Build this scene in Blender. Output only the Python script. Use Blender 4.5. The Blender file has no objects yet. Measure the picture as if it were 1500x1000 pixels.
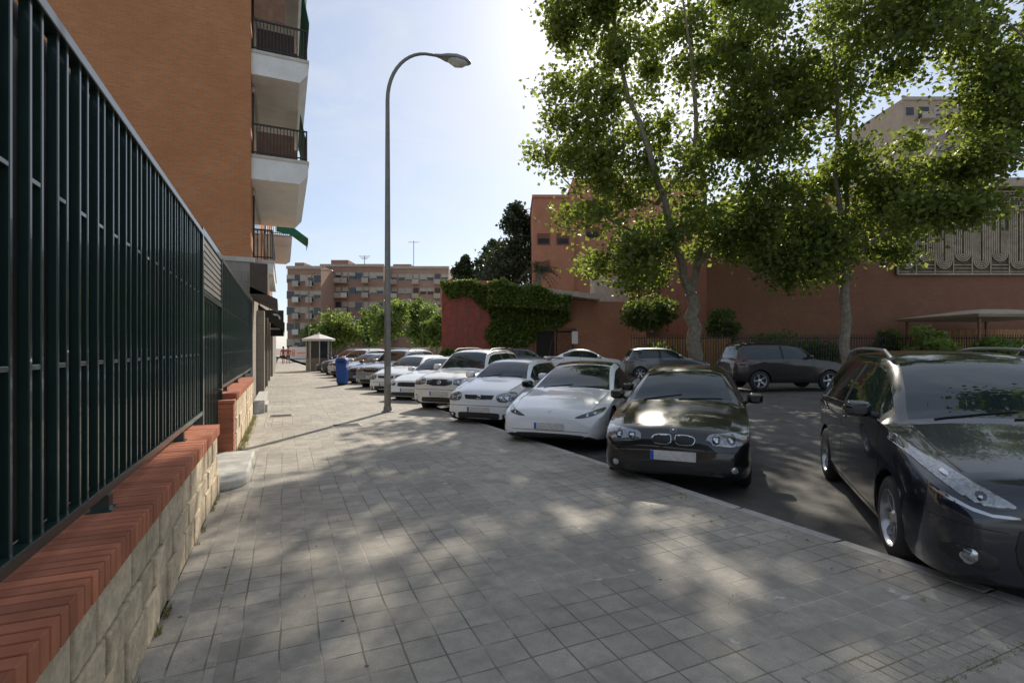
import bpy, bmesh, math, random
import numpy as np
from mathutils import Vector, Matrix
from mathutils.bvhtree import BVHTree
from mathutils.geometry import delaunay_2d_cdt
random.seed(7); np.random.seed(7)
SC=bpy.context.scene; COL=SC.collection
SC.view_settings.view_transform='Standard'; SC.view_settings.look='None'; SC.view_settings.exposure=0; SC.view_settings.gamma=1
A=math.radians(24.07); FW=Vector((math.sin(A),math.cos(A))); RT=Vector((math.cos(A),-math.sin(A)))
def W(px,d,z=0.0):
    p=FW*d+RT*(d*(px-750)/750); return Vector((p.x,p.y,z))
def ZZ(py,d): return 1.6-(py-510)/750*d
def kx(y): return 4.28-.05*y
def roadz(x): return -.12+.22*min(1,max(0,(x-5)/13))
# ---------------------------------------------------------------- materials
def nt(name):
    m=bpy.data.materials.new(name); m.use_nodes=True; t=m.node_tree
    return m,t,t.nodes['Principled BSDF']
def N(t,ty,**k):
    n=t.nodes.new(ty)
    for a,b in k.items():
        if a in n.inputs: n.inputs[a].default_value=b
        else: setattr(n,a,b)
    return n
def c4(c): return (c[0],c[1],c[2],1)
def mixc(t,fac,a,b,mode='MIX'):
    n=t.nodes.new('ShaderNodeMix'); n.data_type='RGBA'; n.blend_type=mode
    for s,v in ((n.inputs[0],fac),(n.inputs[6],a),(n.inputs[7],b)):
        if isinstance(v,bpy.types.NodeSocket): t.links.new(v,s)
        elif isinstance(v,(int,float)): s.default_value=v
        else: s.default_value=c4(v)
    return n.outputs[2]
def ramp(t,src,p0,p1):
    r=t.nodes.new('ShaderNodeMapRange'); r.inputs[1].default_value=p0; r.inputs[2].default_value=p1
    t.links.new(src,r.inputs[0]); return r.outputs[0]
def mat(name,col,rough=.6,metal=0,ns=3.0,na=.25,bs=0,bst=.2,coat=0,ior=1.5,island=0,wear=None):
    m,t,p=nt(name)
    tc=N(t,'ShaderNodeTexCoord')
    if na>0 or wear:
        nz=N(t,'ShaderNodeTexNoise',Scale=ns,Detail=6.0,Roughness=.65); t.links.new(tc.outputs['Object'],nz.inputs['Vector'])
        dark=[x*(1-na) for x in col]; lite=[min(1,x*(1+na)) for x in col]
        out=mixc(t,ramp(t,nz.outputs[0],.3,.7),dark,lite)
        if wear:
            n2=N(t,'ShaderNodeTexNoise',Scale=ns*4,Detail=8.0,Roughness=.7); t.links.new(tc.outputs['Object'],n2.inputs['Vector'])
            out=mixc(t,ramp(t,n2.outputs[0],.52,.72),out,wear)
    else:
        rgb=N(t,'ShaderNodeRGB'); rgb.outputs[0].default_value=c4(col); out=rgb.outputs[0]
    if island:
        g=N(t,'ShaderNodeNewGeometry'); 
        mr=ramp(t,g.outputs['Random Per Island'],0,1); mr.node.inputs[3].default_value=1-island; mr.node.inputs[4].default_value=1+island
        hv=N(t,'ShaderNodeHueSaturation'); t.links.new(mr,hv.inputs['Value']); t.links.new(out,hv.inputs['Color']); out=hv.outputs[0]
    t.links.new(out,p.inputs['Base Color'])
    p.inputs['Roughness'].default_value=rough; p.inputs['Metallic'].default_value=metal; p.inputs['IOR'].default_value=ior
    p.inputs['Coat Weight'].default_value=coat; p.inputs['Coat Roughness'].default_value=.03
    if bs:
        b=N(t,'ShaderNodeBump',Strength=bst,Distance=.02); n3=N(t,'ShaderNodeTexNoise',Scale=bs,Detail=8.0,Roughness=.7)
        t.links.new(tc.outputs['Object'],n3.inputs['Vector']); t.links.new(n3.outputs[0],b.inputs['Height']); t.links.new(b.outputs[0],p.inputs['Normal'])
    return m
def brickmat(name,c1,c2,mo,bw,bh,ms=.012,bump=.4,rough=.85,stain=.3):
    m,t,p=nt(name); tc=N(t,'ShaderNodeTexCoord'); s=N(t,'ShaderNodeSeparateXYZ'); t.links.new(tc.outputs['Object'],s.inputs[0])
    ad=N(t,'ShaderNodeMath'); t.links.new(s.outputs[0],ad.inputs[0]); t.links.new(s.outputs[1],ad.inputs[1])
    cb=N(t,'ShaderNodeCombineXYZ'); t.links.new(ad.outputs[0],cb.inputs[0]); t.links.new(s.outputs[2],cb.inputs[1])
    b=N(t,'ShaderNodeTexBrick',Color1=c4(c1),Color2=c4(c2),Mortar=c4(mo),Scale=1.0); b.inputs['Mortar Size'].default_value=ms
    b.inputs['Brick Width'].default_value=bw; b.inputs['Row Height'].default_value=bh; b.inputs['Bias'].default_value=0
    t.links.new(cb.outputs[0],b.inputs['Vector'])
    nz=N(t,'ShaderNodeTexNoise',Scale=.6,Detail=8.0,Roughness=.7); t.links.new(tc.outputs['Object'],nz.inputs['Vector'])
    out=mixc(t,ramp(t,nz.outputs[0],.35,.75),b.outputs[0],[x*(1-stain) for x in c1])
    n2=N(t,'ShaderNodeTexNoise',Scale=40,Detail=4.0); t.links.new(tc.outputs['Object'],n2.inputs['Vector'])
    out=mixc(t,.35,out,mixc(t,n2.outputs[0],(.2,.2,.2),(1,1,1)),'OVERLAY')
    t.links.new(out,p.inputs['Base Color']); p.inputs['Roughness'].default_value=rough
    bp=N(t,'ShaderNodeBump',Strength=bump,Distance=.01); t.links.new(b.outputs['Fac'],bp.inputs['Height']); bp.invert=True
    t.links.new(bp.outputs[0],p.inputs['Normal']); return m
def pavemat(name,bw,bh,base,joint,off=0.0,stain=True):
    m,t,p=nt(name); tc=N(t,'ShaderNodeTexCoord')
    wob=N(t,'ShaderNodeTexNoise',Scale=1.3,Detail=2.0); t.links.new(tc.outputs['Object'],wob.inputs['Vector'])
    va=N(t,'ShaderNodeVectorMath',operation='MULTIPLY_ADD'); t.links.new(wob.outputs[1],va.inputs[0]); va.inputs[1].default_value=(.035,.035,0); t.links.new(tc.outputs['Object'],va.inputs[2])
    b=N(t,'ShaderNodeTexBrick',Color1=c4([x*.87 for x in base]),Color2=c4([min(1,x*1.09) for x in base]),Mortar=c4(joint),Scale=1.0)
    b.offset=off; b.inputs['Mortar Size'].default_value=.0055; b.inputs['Mortar Smooth'].default_value=.3; b.inputs['Brick Width'].default_value=bw; b.inputs['Row Height'].default_value=bh
    t.links.new(va.outputs[0],b.inputs['Vector'])
    out=b.outputs[0]
    def noise(sc,d=8.0,r=.7):
        n=N(t,'ShaderNodeTexNoise',Scale=sc,Detail=d,Roughness=r); t.links.new(tc.outputs['Object'],n.inputs['Vector']); return n.outputs[0]
    def masked(sc,a,c,col,o):
        ml=N(t,'ShaderNodeMath',operation='MULTIPLY'); t.links.new(b.outputs['Fac'],ml.inputs[0]); t.links.new(ramp(t,noise(sc,4.0),a,c),ml.inputs[1]); return mixc(t,ml.outputs[0],o,col)
    out=masked(.7,.45,.58,(.55,.50,.43),out)
    out=masked(1.7,.56,.66,(.20,.15,.05),out)
    out=mixc(t,.7,out,mixc(t,ramp(t,noise(.5),.3,.7),(.30,.30,.30),(.66,.65,.63)),'OVERLAY')
    out=mixc(t,.5,out,mixc(t,ramp(t,noise(9.0),.25,.75),(.28,.28,.28),(.72,.72,.72)),'OVERLAY')
    out=mixc(t,.35,out,mixc(t,ramp(t,noise(120.0,2.0),.3,.7),(.25,.25,.25),(.75,.75,.75)),'OVERLAY')
    if stain:
        out=mixc(t,ramp(t,noise(2.2,6.0,.6),.53,.73),out,[x*.64 for x in base])
        out=mixc(t,ramp(t,noise(3.2,5.0,.6),.67,.72),out,(.62,.59,.53))
        vo=N(t,'ShaderNodeTexVoronoi',Scale=3.5); t.links.new(tc.outputs['Object'],vo.inputs['Vector'])
        out=mixc(t,ramp(t,vo.outputs['Distance'],.05,.035),out,(.10,.095,.085))
    t.links.new(out,p.inputs['Base Color']); p.inputs['Roughness'].default_value=.75
    bp=N(t,'ShaderNodeBump',Strength=.6,Distance=.006); bp.invert=True; t.links.new(b.outputs['Fac'],bp.inputs['Height'])
    b2=N(t,'ShaderNodeBump',Strength=.25,Distance=.004); t.links.new(noise(90.0,3.0),b2.inputs['Height']); t.links.new(bp.outputs[0],b2.inputs['Normal'])
    t.links.new(b2.outputs[0],p.inputs['Normal']); return m
def leafmat(name,dark,lite,trans,tw=.4):
    m,t,p=nt(name); g=N(t,'ShaderNodeNewGeometry')
    out=mixc(t,g.outputs['Random Per Island'],dark,lite); t.links.new(out,p.inputs['Base Color']); p.inputs['Roughness'].default_value=.5
    tr=N(t,'ShaderNodeBsdfTranslucent'); t.links.new(mixc(t,g.outputs['Random Per Island'],[x*.6 for x in trans],trans),tr.inputs[0])
    mx=N(t,'ShaderNodeMixShader'); mx.inputs[0].default_value=tw; t.links.new(p.outputs[0],mx.inputs[1]); t.links.new(tr.outputs[0],mx.inputs[2])
    t.links.new(mx.outputs[0],t.nodes['Material Output'].inputs[0]); return m
M={}
M['green']=mat('dark_green_paint',(.020,.042,.035),.28,0,5,.2,coat=.3)
M['greenback']=mat('black_green_sheet',(.008,.011,.011),.45,0,4,.3)
M['coping']=mat('red_coping_brick',(.46,.155,.080),.8,0,7,.16,60,.35,island=.20)
M['bedmortar']=mat('bed_mortar',(.34,.25,.19),.9,0,20,.2,60,.5)
M['mortar']=mat('mortar',(.18,.14,.10),.9,0,20,.2,60,.5)
M['splitstone']=mat('split_face_stone',(.74,.60,.42),.9,0,14,.28,34,1.0,island=.13)
M['brick']=brickmat('orange_brick',(.56,.225,.085),(.46,.17,.062),(.44,.26,.15),.24,.065,.010,.6)
M['brickdark']=brickmat('red_brown_brick',(.27,.115,.065),(.21,.085,.048),(.23,.135,.09),.24,.08,.014,.5)
M['brickchurch']=brickmat('orange_red_brick',(.50,.24,.14),(.41,.185,.105),(.44,.28,.19),.24,.075,.012,.4)
M['bricktower']=brickmat('tower_brick',(.54,.25,.14),(.46,.205,.115),(.44,.28,.19),.26,.08,.012,.3)
M['brickapt']=brickmat('brown_brick',(.36,.215,.145),(.30,.175,.115),(.34,.23,.18),.3,.1,.012,.2)
M['brickapt2']=brickmat('tan_brick',(.40,.265,.19),(.35,.225,.16),(.37,.27,.21),.3,.1,.012,.2)
M['brickbeige']=brickmat('beige_brick',(.44,.35,.26),(.40,.31,.23),(.40,.32,.26),.3,.1,.012,.2)
M['base']=brickmat('stone_cladding',(.34,.30,.25),(.29,.255,.21),(.22,.20,.17),.6,.3,.012,.3)
M['white']=mat('white_plaster',(.80,.78,.74),.8,0,2,.10,30,.1,wear=(.64,.61,.55))
M['kioskwhite']=mat('kiosk_roof_paint',(.66,.66,.63),.6,0,2,.1)
M['cream']=mat('cream_concrete',(.58,.52,.43),.85,0,3,.2,30,.2)
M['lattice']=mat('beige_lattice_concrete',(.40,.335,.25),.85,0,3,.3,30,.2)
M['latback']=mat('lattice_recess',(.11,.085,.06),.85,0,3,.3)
M['pave']=pavemat('pavement_tiles',.2,.2,(.395,.36,.305),(.185,.165,.135),0)
M['pave2']=pavemat('border_tiles',.17,.33,(.41,.375,.32),(.18,.16,.13))
M['pave3']=pavemat('small_tiles',.08,.1,(.395,.36,.305),(.18,.16,.13))
M['kerb']=mat('granite_kerb',(.50,.47,.42),.8,0,8,.25,60,.3,wear=(.36,.34,.30))
M['asphalt']=mat('asphalt',(.115,.107,.095),.85,0,1.1,.3,160,.6,wear=(.165,.153,.138))
M['earth']=mat('dry_earth',(.25,.22,.16),.95,0,.05,.3)
M['farpave']=mat('far_pavement',(.31,.295,.265),.85,0,2,.2)
M['stone']=mat('stone_step',(.50,.48,.43),.75,0,6,.3,50,.3)
M['galv']=mat('weathered_steel',(.21,.197,.178),.5,.4,6,.15)
M['lamp']=mat('lamp_housing',(.26,.255,.245),.4,.4,6,.15)
M['diff']=mat('lamp_diffuser',(.55,.55,.52),.15,0,6,.1)
M['black']=mat('black_plastic',(.016,.016,.017),.45,0,6,.2)
M['blackgl']=mat('black_gloss',(.010,.010,.011),.08,0,6,.1,coat=.5)
M['chrome']=mat('chrome',(.60,.60,.61),.16,1,6,.05)
M['alloy']=mat('alloy',(.52,.52,.53),.3,.8,6,.1)
M['tyre']=mat('tyre_rubber',(.024,.024,.024),.85,0,20,.2)
M['glass']=mat('car_glass',(.016,.026,.027),.012,0,2,.2,ior=1.66)
M['lens']=mat('headlight_lens',(.27,.28,.29),.07,.6,40,.45,coat=1)
M['lensdark']=mat('dark_headlight_lens',(.05,.055,.065),.06,.3,40,.5,coat=1)
M['lampin']=mat('headlight_reflector',(.54,.56,.58),.06,.9,60,.3,coat=1)
M['bulb']=mat('headlight_bulb',(.60,.61,.60),.08,.6,60,.3,coat=1)
M['amber']=mat('amber_lens',(.6,.22,.03),.15,0,9,.1,coat=1)
M['red']=mat('red_lens',(.09,.008,.007),.15,0,9,.1,coat=1)
M['plate']=mat('number_plate',(.60,.57,.53),.5,0,18,.18)
M['eublue']=mat('plate_blue',(.02,.10,.50),.4,0,9,.1)
M['logowhite']=mat('badge_white',(.78,.78,.78),.3,0,9,.05)
def paint(name,c,metal=0,rough=.32): return mat(name,c,rough,metal,30,.04,coat=1)
M['p_black']=paint('black_blue_paint',(.007,.011,.021),.2,.25)
M['p_grey']=paint('dark_graphite_paint',(.020,.0195,.0195),.5,.28)
M['p_white']=paint('white_paint',(.84,.835,.82))
M['p_ivory']=paint('ivory_paint',(.77,.745,.68))
M['p_white2']=paint('cool_white_paint',(.81,.81,.805))
M['p_silver']=paint('silver_paint',(.46,.465,.47),.4,.3)
M['p_beige']=paint('grey_paint',(.10,.10,.10),.4,.32)
M['p_navy']=paint('navy_paint',(.02,.035,.085),.3)
M['p_dgrey']=paint('slate_paint',(.055,.06,.07),.3)
M['p_brown']=paint('brown_black_paint',(.024,.019,.018),.4,.3)
M['clad']=mat('grey_cladding',(.07,.07,.072),.6,0,9,.15)
M['bark']=mat('plane_bark',(.21,.18,.135),.9,0,5,.4,25,.6,wear=(.36,.33,.27))
M['leaf']=leafmat('plane_leaves',(.034,.064,.018),(.090,.132,.034),(.46,.56,.09),.5)
M['leafdark']=leafmat('hedge_leaves',(.028,.054,.018),(.075,.112,.032),(.34,.43,.08),.4)
M['leaf2']=leafmat('light_leaves',(.085,.14,.030),(.15,.22,.05),(.40,.52,.10),.42)
M['leaf3']=leafmat('conifer_leaves',(.026,.050,.026),(.055,.084,.036),(.11,.15,.05),.25)
M['ivy']=leafmat('ivy_leaves',(.085,.16,.030),(.16,.25,.05),(.34,.46,.08),.35)
M['palm']=leafmat('palm_leaves',(.03,.05,.02),(.065,.09,.035),(.16,.2,.06),.3)
M['grass']=leafmat('dry_grass',(.18,.17,.05),(.32,.28,.10),(.3,.3,.1),.3)
M['bluebin']=mat('blue_bin_plastic',(.015,.08,.34),.4,0,6,.15)
M['awgreen']=mat('green_awning',(.015,.19,.12),.8,0,6,.2)
M['awblack']=mat('black_awning',(.025,.022,.02),.8,0,6,.2)
M['brown']=mat('brown_canvas',(.08,.055,.04),.8,0,6,.2)
M['redpanel']=mat('red_ribbed_panel',(.36,.10,.078),.6,0,3,.25)
M['wood']=mat('brown_wood',(.22,.11,.06),.7,0,5,.3)
M['reed']=mat('reed_screen',(.36,.19,.08),.85,0,12,.4,island=.25)
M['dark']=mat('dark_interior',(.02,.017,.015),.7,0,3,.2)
M['winglass']=mat('window_glass',(.04,.045,.05),.05,0,2,.3)
M['shutter']=mat('white_shutter',(.64,.62,.56),.7,0,3,.15)
M['shutfar']=mat('faded_shutter',(.43,.38,.31),.7,0,3,.2)
M['concfar']=mat('faded_concrete',(.42,.37,.30),.8,0,3,.2)
M['shutter2']=mat('brown_shutter',(.20,.09,.06),.7,0,3,.15)
M['concrete']=mat('light_concrete',(.54,.50,.44),.85,0,2,.2,30,.2)
M['rail']=mat('balcony_rail',(.025,.018,.014),.5,0,6,.2)
M['skin']=mat('skin',(.50,.30,.22),.6,0,9,.06)
M['clred']=mat('red_cotton',(.40,.06,.06),.85,0,9,.1)
M['clpink']=mat('coral_cotton',(.40,.13,.11),.85,0,9,.1)
M['clblue']=mat('blue_cotton',(.03,.06,.20),.85,0,9,.1)
M['cldark']=mat('dark_cotton',(.03,.03,.035),.85,0,9,.1)
M['hair']=mat('dark_hair',(.025,.018,.012),.6,0,30,.2)
M['orange']=mat('orange_print',(.75,.25,.03),.6,0,6,.1)
M['iron']=mat('cast_iron',(.13,.125,.12),.6,.4,30,.3,60,.4)
M['tan']=mat('tan_roofing',(.42,.35,.26),.8,0,4,.2)
# ---------------------------------------------------------------- mesh builder
class MB:
    def __init__(s): s.v=[]; s.f=[]; s.m=[]
    def add(s,vs,fs,mi=0):
        o=len(s.v); s.v+= [tuple(p) for p in vs]; s.f+=[tuple(o+i for i in f) for f in fs]; s.m+=[mi]*len(fs)
    def box(s,c,d,rz=0,mi=0,rx=0,ry=0):
        R=Matrix.Rotation(rz,3,'Z')@Matrix.Rotation(ry,3,'Y')@Matrix.Rotation(rx,3,'X'); c=Vector(c)
        vs=[c+R@Vector((x*d[0]/2,y*d[1]/2,z*d[2]/2)) for x in(-1,1) for y in(-1,1) for z in(-1,1)]
        s.add(vs,[(0,1,3,2),(4,6,7,5),(0,4,5,1),(2,3,7,6),(0,2,6,4),(1,5,7,3)],mi)
    def mm(s,x0,x1,y0,y1,z0,z1,mi=0): s.box(((x0+x1)/2,(y0+y1)/2,(z0+z1)/2),(x1-x0,y1-y0,z1-z0),0,mi)
    def tube(s,pts,rad,n=8,mi=0,cap=True):
        pts=[Vector(p) for p in pts]
        if not hasattr(rad,'__len__'): rad=[rad]*len(pts)
        vs=[]; up=None
        for i,p in enumerate(pts):
            t=(pts[min(i+1,len(pts)-1)]-pts[max(i-1,0)]).normalized()
            if up is None:
                up=Vector((0,0,1)) if abs(t.z)<.9 else Vector((1,0,0))
            a=(up-t*up.dot(t)).normalized(); b=t.cross(a); up=a
            for k in range(n):
                q=2*math.pi*k/n+ (math.pi/4 if n==4 else 0); vs.append(p+(a*math.cos(q)+b*math.sin(q))*rad[i])
        fs=[(i*n+k,i*n+(k+1)%n,(i+1)*n+(k+1)%n,(i+1)*n+k) for i in range(len(pts)-1) for k in range(n)]
        if cap: fs+= [tuple(range(n))[::-1],tuple((len(pts)-1)*n+k for k in range(n))]
        s.add(vs,fs,mi)
    def lathe(s,prof,n=24,c=(0,0,0),axis='Z',mi=0,cap=True):
        c=Vector(c); vs=[]
        for r,h in prof:
            for k in range(n):
                q=2*math.pi*k/n; x,y=r*math.cos(q),r*math.sin(q)
                vs.append(c+(Vector((x,y,h)) if axis=='Z' else Vector((x,h,y))))
        fs=[(i*n+k,i*n+(k+1)%n,(i+1)*n+(k+1)%n,(i+1)*n+k) for i in range(len(prof)-1) for k in range(n)]
        if cap: fs+=[tuple(range(n))[::-1],tuple((len(prof)-1)*n+k for k in range(n))]
        s.add(vs,fs,mi)
    def prism(s,poly,z0,z1,mi=0):
        n=len(poly); vs=[(x,y,z0) for x,y in poly]+[(x,y,z1) for x,y in poly]
        s.add(vs,[tuple(range(n))[::-1],tuple(range(n,2*n))]+[(i,(i+1)%n,n+(i+1)%n,n+i) for i in range(n)],mi)
    def xzprism(s,poly,y0,y1,mi=0):
        n=len(poly); vs=[(x,y0,z) for x,z in poly]+[(x,y1,z) for x,z in poly]
        s.add(vs,[tuple(range(n)),tuple(range(n,2*n))[::-1]]+[(i,n+i,n+(i+1)%n,(i+1)%n) for i in range(n)],mi)
    def build(s,name,mats,parent=None,loc=None,smooth=False,bevel=0,rz=0,norm=True):
        me=bpy.data.meshes.new(name); me.from_pydata(s.v,[],s.f)
        if not isinstance(mats,(list,tuple)): mats=[mats]
        for k in mats: me.materials.append(M[k] if isinstance(k,str) else k)
        me.polygons.foreach_set('material_index',s.m)
        if norm:
            bm=bmesh.new(); bm.from_mesh(me); bmesh.ops.recalc_face_normals(bm,faces=bm.faces); bm.to_mesh(me); bm.free()
        if smooth:
            me.polygons.foreach_set('use_smooth',[True]*len(me.polygons)); me.set_sharp_from_angle(angle=math.radians(38))
        o=bpy.data.objects.new(name,me); COL.objects.link(o)
        if parent is not None: o.parent=parent
        if loc is not None: o.location=loc
        o.rotation_euler.z=rz
        if bevel:
            b=o.modifiers.new('b','BEVEL'); b.width=bevel; b.segments=2; b.limit_method='ANGLE'
        return o
def tag(o,label,cat,group=None,kind=None):
    if kind: o['kind']=kind
    if label: o['label']=label
    if cat: o['category']=cat
    if group: o['group']=group
    return o
def empty(name,loc,label,cat,group=None,rz=0):
    o=bpy.data.objects.new(name,None); COL.objects.link(o); o.location=loc; o.rotation_euler.z=rz; o.empty_display_size=.2
    return tag(o,label,cat,group)
def dup(root,loc,rz,label,group=None):
    r=root.copy(); COL.objects.link(r); r.location=loc; r.rotation_euler.z=rz; r['label']=label
    if group: r['group']=group
    for ch in root.children:
        c=ch.copy(); COL.objects.link(c); c.parent=r
        for g in ch.children:
            d=g.copy(); COL.objects.link(d); d.parent=c
    return r
# ---------------------------------------------------------------- world, sun, camera
w=bpy.data.worlds.new('World'); SC.world=w; w.use_nodes=True; t=w.node_tree; bg=t.nodes['Background']
SEL=math.radians(35.5); SAZ=math.radians(36.5)
sk=N(t,'ShaderNodeTexSky',sky_type='NISHITA'); sk.sun_disc=False; sk.sun_elevation=SEL; sk.sun_rotation=SAZ; sk.dust_density=1.3; sk.air_density=1.0; sk.ozone_density=1.6; sk.altitude=600
tc=N(t,'ShaderNodeTexCoord'); mp=N(t,'ShaderNodeMapping'); mp.inputs['Scale'].default_value=(1.0,1.0,3.2); mp.inputs['Rotation'].default_value=(.2,.35,.4); t.links.new(tc.outputs['Generated'],mp.inputs[0])
nz=N(t,'ShaderNodeTexNoise',Scale=2.6,Detail=9.0,Roughness=.62,Distortion=1.0); t.links.new(mp.outputs[0],nz.inputs['Vector'])
haze=mixc(t,.5,sk.outputs[0],(4.0,4.5,5.3))
f=ramp(t,nz.outputs[0],.46,.78); f.node.inputs[4].default_value=.5
out=mixc(t,f,haze,(6.0,6.0,5.95)); t.links.new(out,bg.inputs[0]); bg.inputs[1].default_value=.15
sun=bpy.data.lights.new('sun','SUN'); sun.energy=5.0; sun.angle=math.radians(.5); sun.color=(1,.92,.79)
so=bpy.data.objects.new('sun',sun); COL.objects.link(so)
sd=Vector((math.sin(SAZ)*math.cos(SEL),math.cos(SAZ)*math.cos(SEL),math.sin(SEL))); so.rotation_euler=sd.to_track_quat('Z','Y').to_euler(); so.location=sd*60
cam=bpy.data.cameras.new('camera'); cam.lens=18; cam.sensor_width=36; cam.clip_end=6000; cam.clip_start=.05; cam.shift_y=10/1500
co=bpy.data.objects.new('camera',cam); COL.objects.link(co); co.location=(0,0,1.6); co.rotation_euler=(math.pi/2,0,-A); SC.camera=co
# ---------------------------------------------------------------- ground
b=MB(); b.add([(-2500,-2500,-.3),(2500,-2500,-.3),(2500,2500,-.3),(-2500,2500,-.3)],[(0,1,2,3)]); tag(b.build('ground','earth'),'dry earth ground reaching to the horizon','ground',kind='structure')
b=MB(); b.add([(-.66,-8,0),(kx(-8),-8,0),(kx(130),130,0),(-.66,130,0)],[(0,1,2,3)]); tag(b.build('pavement','pave'),'grey tiled pavement along the wall','pavement',kind='structure')
b=MB(); b.add([(-.66,-8,.004),(-.31,-8,.004),(-.31,17.2,.004),(-.66,17.2,.004)],[(0,1,2,3)]); tag(b.build('pavement_border','pave2'),'strip of paving along the foot of the wall','pavement',kind='structure')
b=MB(); b.add([(2.3,1.40,.004),(kx(1.4)-.01,1.40,.004),(kx(1.7)-.01,1.70,.004),(2.3,1.70,.004)],[(0,1,2,3)]); tag(b.build('pavement_band','pave3'),'band of small tiles crossing to the kerb','pavement',kind='structure')
b=MB()
ys=[-8+.98*i for i in range(96)]
for y in ys: b.add([(kx(y),y,-.2),(kx(y)+.14,y,-.2),(kx(y+.97)+.14,y+.97,-.2),(kx(y+.97),y+.97,-.2),(kx(y),y,.006),(kx(y)+.14,y,.0),(kx(y+.97)+.14,y+.97,0),(kx(y+.97),y+.97,.006)],[(0,1,2,3),(4,5,6,7),(0,1,5,4),(1,2,6,5),(2,3,7,6),(3,0,4,7)])
tag(b.build('kerb','kerb',bevel=.01),'granite kerb between pavement and parked cars','kerb',kind='structure')
FK=[(-20,21),(8,20.5),(15,19.5),(22,18.7),(29,17.2),(34,14.5),(38.5,9.8),(60,9),(130,9)]
def xf(y): return float(np.interp(y,[p[0] for p in FK],[p[1] for p in FK]))
ys=sorted(set([-20,-8,0,4,8,11,15,18,22,25,29,31,34,36,38.5,45,60,90,130])); b=MB(); nX=12
for y in ys:
    x0,x1=kx(y)+.13,xf(y)+.02
    b.v+=[(x0+(x1-x0)*i/nX,y,roadz(x0+(x1-x0)*i/nX)) for i in range(nX+1)]
for j in range(len(ys)-1):
    for i in range(nX): b.f.append((j*(nX+1)+i,j*(nX+1)+i+1,(j+1)*(nX+1)+i+1,(j+1)*(nX+1)+i)); b.m.append(0)
tag(b.build('road','asphalt',smooth=True),'dark asphalt road and parking strip','road',kind='structure')
b=MB()
for j in range(len(ys)-1):
    y0,y1=ys[j],ys[j+1]; a0,a1=xf(y0),xf(y1); z0,z1=roadz(a0)+.13,roadz(a1)+.13
    b.add([(a0,y0,z0),(90,y0,z0),(90,y1,z1),(a1,y1,z1),(a0,y0,-.25),(a1,y1,-.25)],[(0,1,2,3),(0,3,5,4)])
tag(b.build('far_pavement','farpave'),'pavement across the road below the trees','pavement',kind='structure')
# ---------------------------------------------------------------- left wall, fence
def low_wall(y0,y1,label,zt=.765):
    root=empty('garden_wall',(-.78,(y0+y1)/2,0),label,'wall'); oy=(y0+y1)/2
    zs=zt-.112
    b=MB(); b.mm(-.135,.098,y0-oy,y1-oy,-.2,zs-.003); b.build('wall_core','mortar',root)
    b=MB(); z=0
    for hh in (zs*.38,zs*.28,zs*.34):
        y=y0+random.uniform(-.2,0)
        while y<y1:
            l=random.uniform(.24,.46); a0=max(y,y0); a1=min(y+l-.020,y1)
            if a1>a0+.03: b.mm(-.1,.105+random.uniform(.008,.032),a0-oy,a1-oy,z+.009,z+hh-.010)
            y+=l
        z+=hh
    b.build('stone_facing','splitstone',root,bevel=.010)
    b=MB(); b.mm(-.145,.1345,y0-oy+.01,y1-oy-.01,zs,zt-.012); b.build('mortar_bed','bedmortar',root)
    b=MB(); y=y0
    while y<y1-.03:
        j=random.uniform(-.002,.002)
        b.box((-.005+j,y-oy+.034,zt-.056+j*.5),(.29,.063,.110),random.uniform(-.006,.006)); y+=.074
    b.build('brick_coping','coping',root,bevel=.004)
    return root
low_wall(-1.5,6.5,'low split stone wall with red brick coping below the long green fence')
low_wall(8.75,13.6,'farther low stone wall with red brick coping past the stone step',.92)
def fence(y0,y1,label,zt=2.93,z0=.845,feet=2.17,x=-.86):
    root=empty('metal_fence',(x,(y0+y1)/2,0),label,'fence'); oy=(y0+y1)/2
    b=MB(); b.mm(-.075,-.06,y0-oy,y1-oy,z0+.03,zt-.03); b.build('backing_sheet','greenback',root)
    b=MB(); b.mm(-.035,.035,y0-oy,y1-oy,zt-.05,zt); b.mm(-.03,.03,y0-oy,y1-oy,z0,z0+.05); b.build('rail','green',root,bevel=.004)
    b=MB(); y=y0+.03
    while y<y1-.12:
        for q in (0,.10): b.box((0,y+q-oy,(z0+zt)/2),(.034,.022,zt-z0-.09))
        for zz in (2.22,1.53):
            b.box((.0,y+.05-oy,zz),(.03,.08,.02))
        b.box((-.03,y+.175-oy,(z0+zt)/2),(.012,.035,zt-z0-.09))
        y+=.25
    b.build('bars','green',root,bevel=.003)
    y=y0+.55
    while y<y1-.3:
        b=MB(); b.mm(-.04,.04,y-oy-.035,y-oy+.035,z0-.075,z0); b.mm(-.055,.055,y-oy-.055,y-oy+.055,z0-.085,z0-.073); b.build('foot','green',root,bevel=.003); y+=feet
    return root
fence(-1.6,6.7,'long dark green steel fence on the near brick coping')
fence(8.8,17.0,'farther dark green steel fence section next to the brick building',2.95,1.0)
g=empty('metal_gate',(-.88,7.75,0),'dark green metal gate with slatted top beside the stone step','gate')
b=MB(); b.mm(-.03,.0,-.92,.92,.1,2.2); b.build('gate_leaf','greenback',g)
b=MB(); b.mm(-.05,.05,-1.02,-.94,0,2.98); b.mm(-.05,.05,.94,1.02,0,2.98); b.mm(-.05,.05,-.94,.94,2.9,2.98); b.mm(-.05,.05,-.94,.94,2.2,2.26); b.build('gate_frame','green',g,bevel=.004)
b=MB()
for i in range(8): b.box((.03,0,2.32+i*.075),(.02,1.86,.05),rx=0)
b.build('slats','galv',g)
b=MB()
for i in range(12): b.box((.012,-.85+i*.154,1.15),(.022,.03,2.05))
b.build('bars','green',g)
b=MB(); b.tube([(.03,.78,1.0),(.07,.78,1.0),(.07,.66,1.0)],.012); b.build('handle','galv',g)
b=MB()
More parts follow.
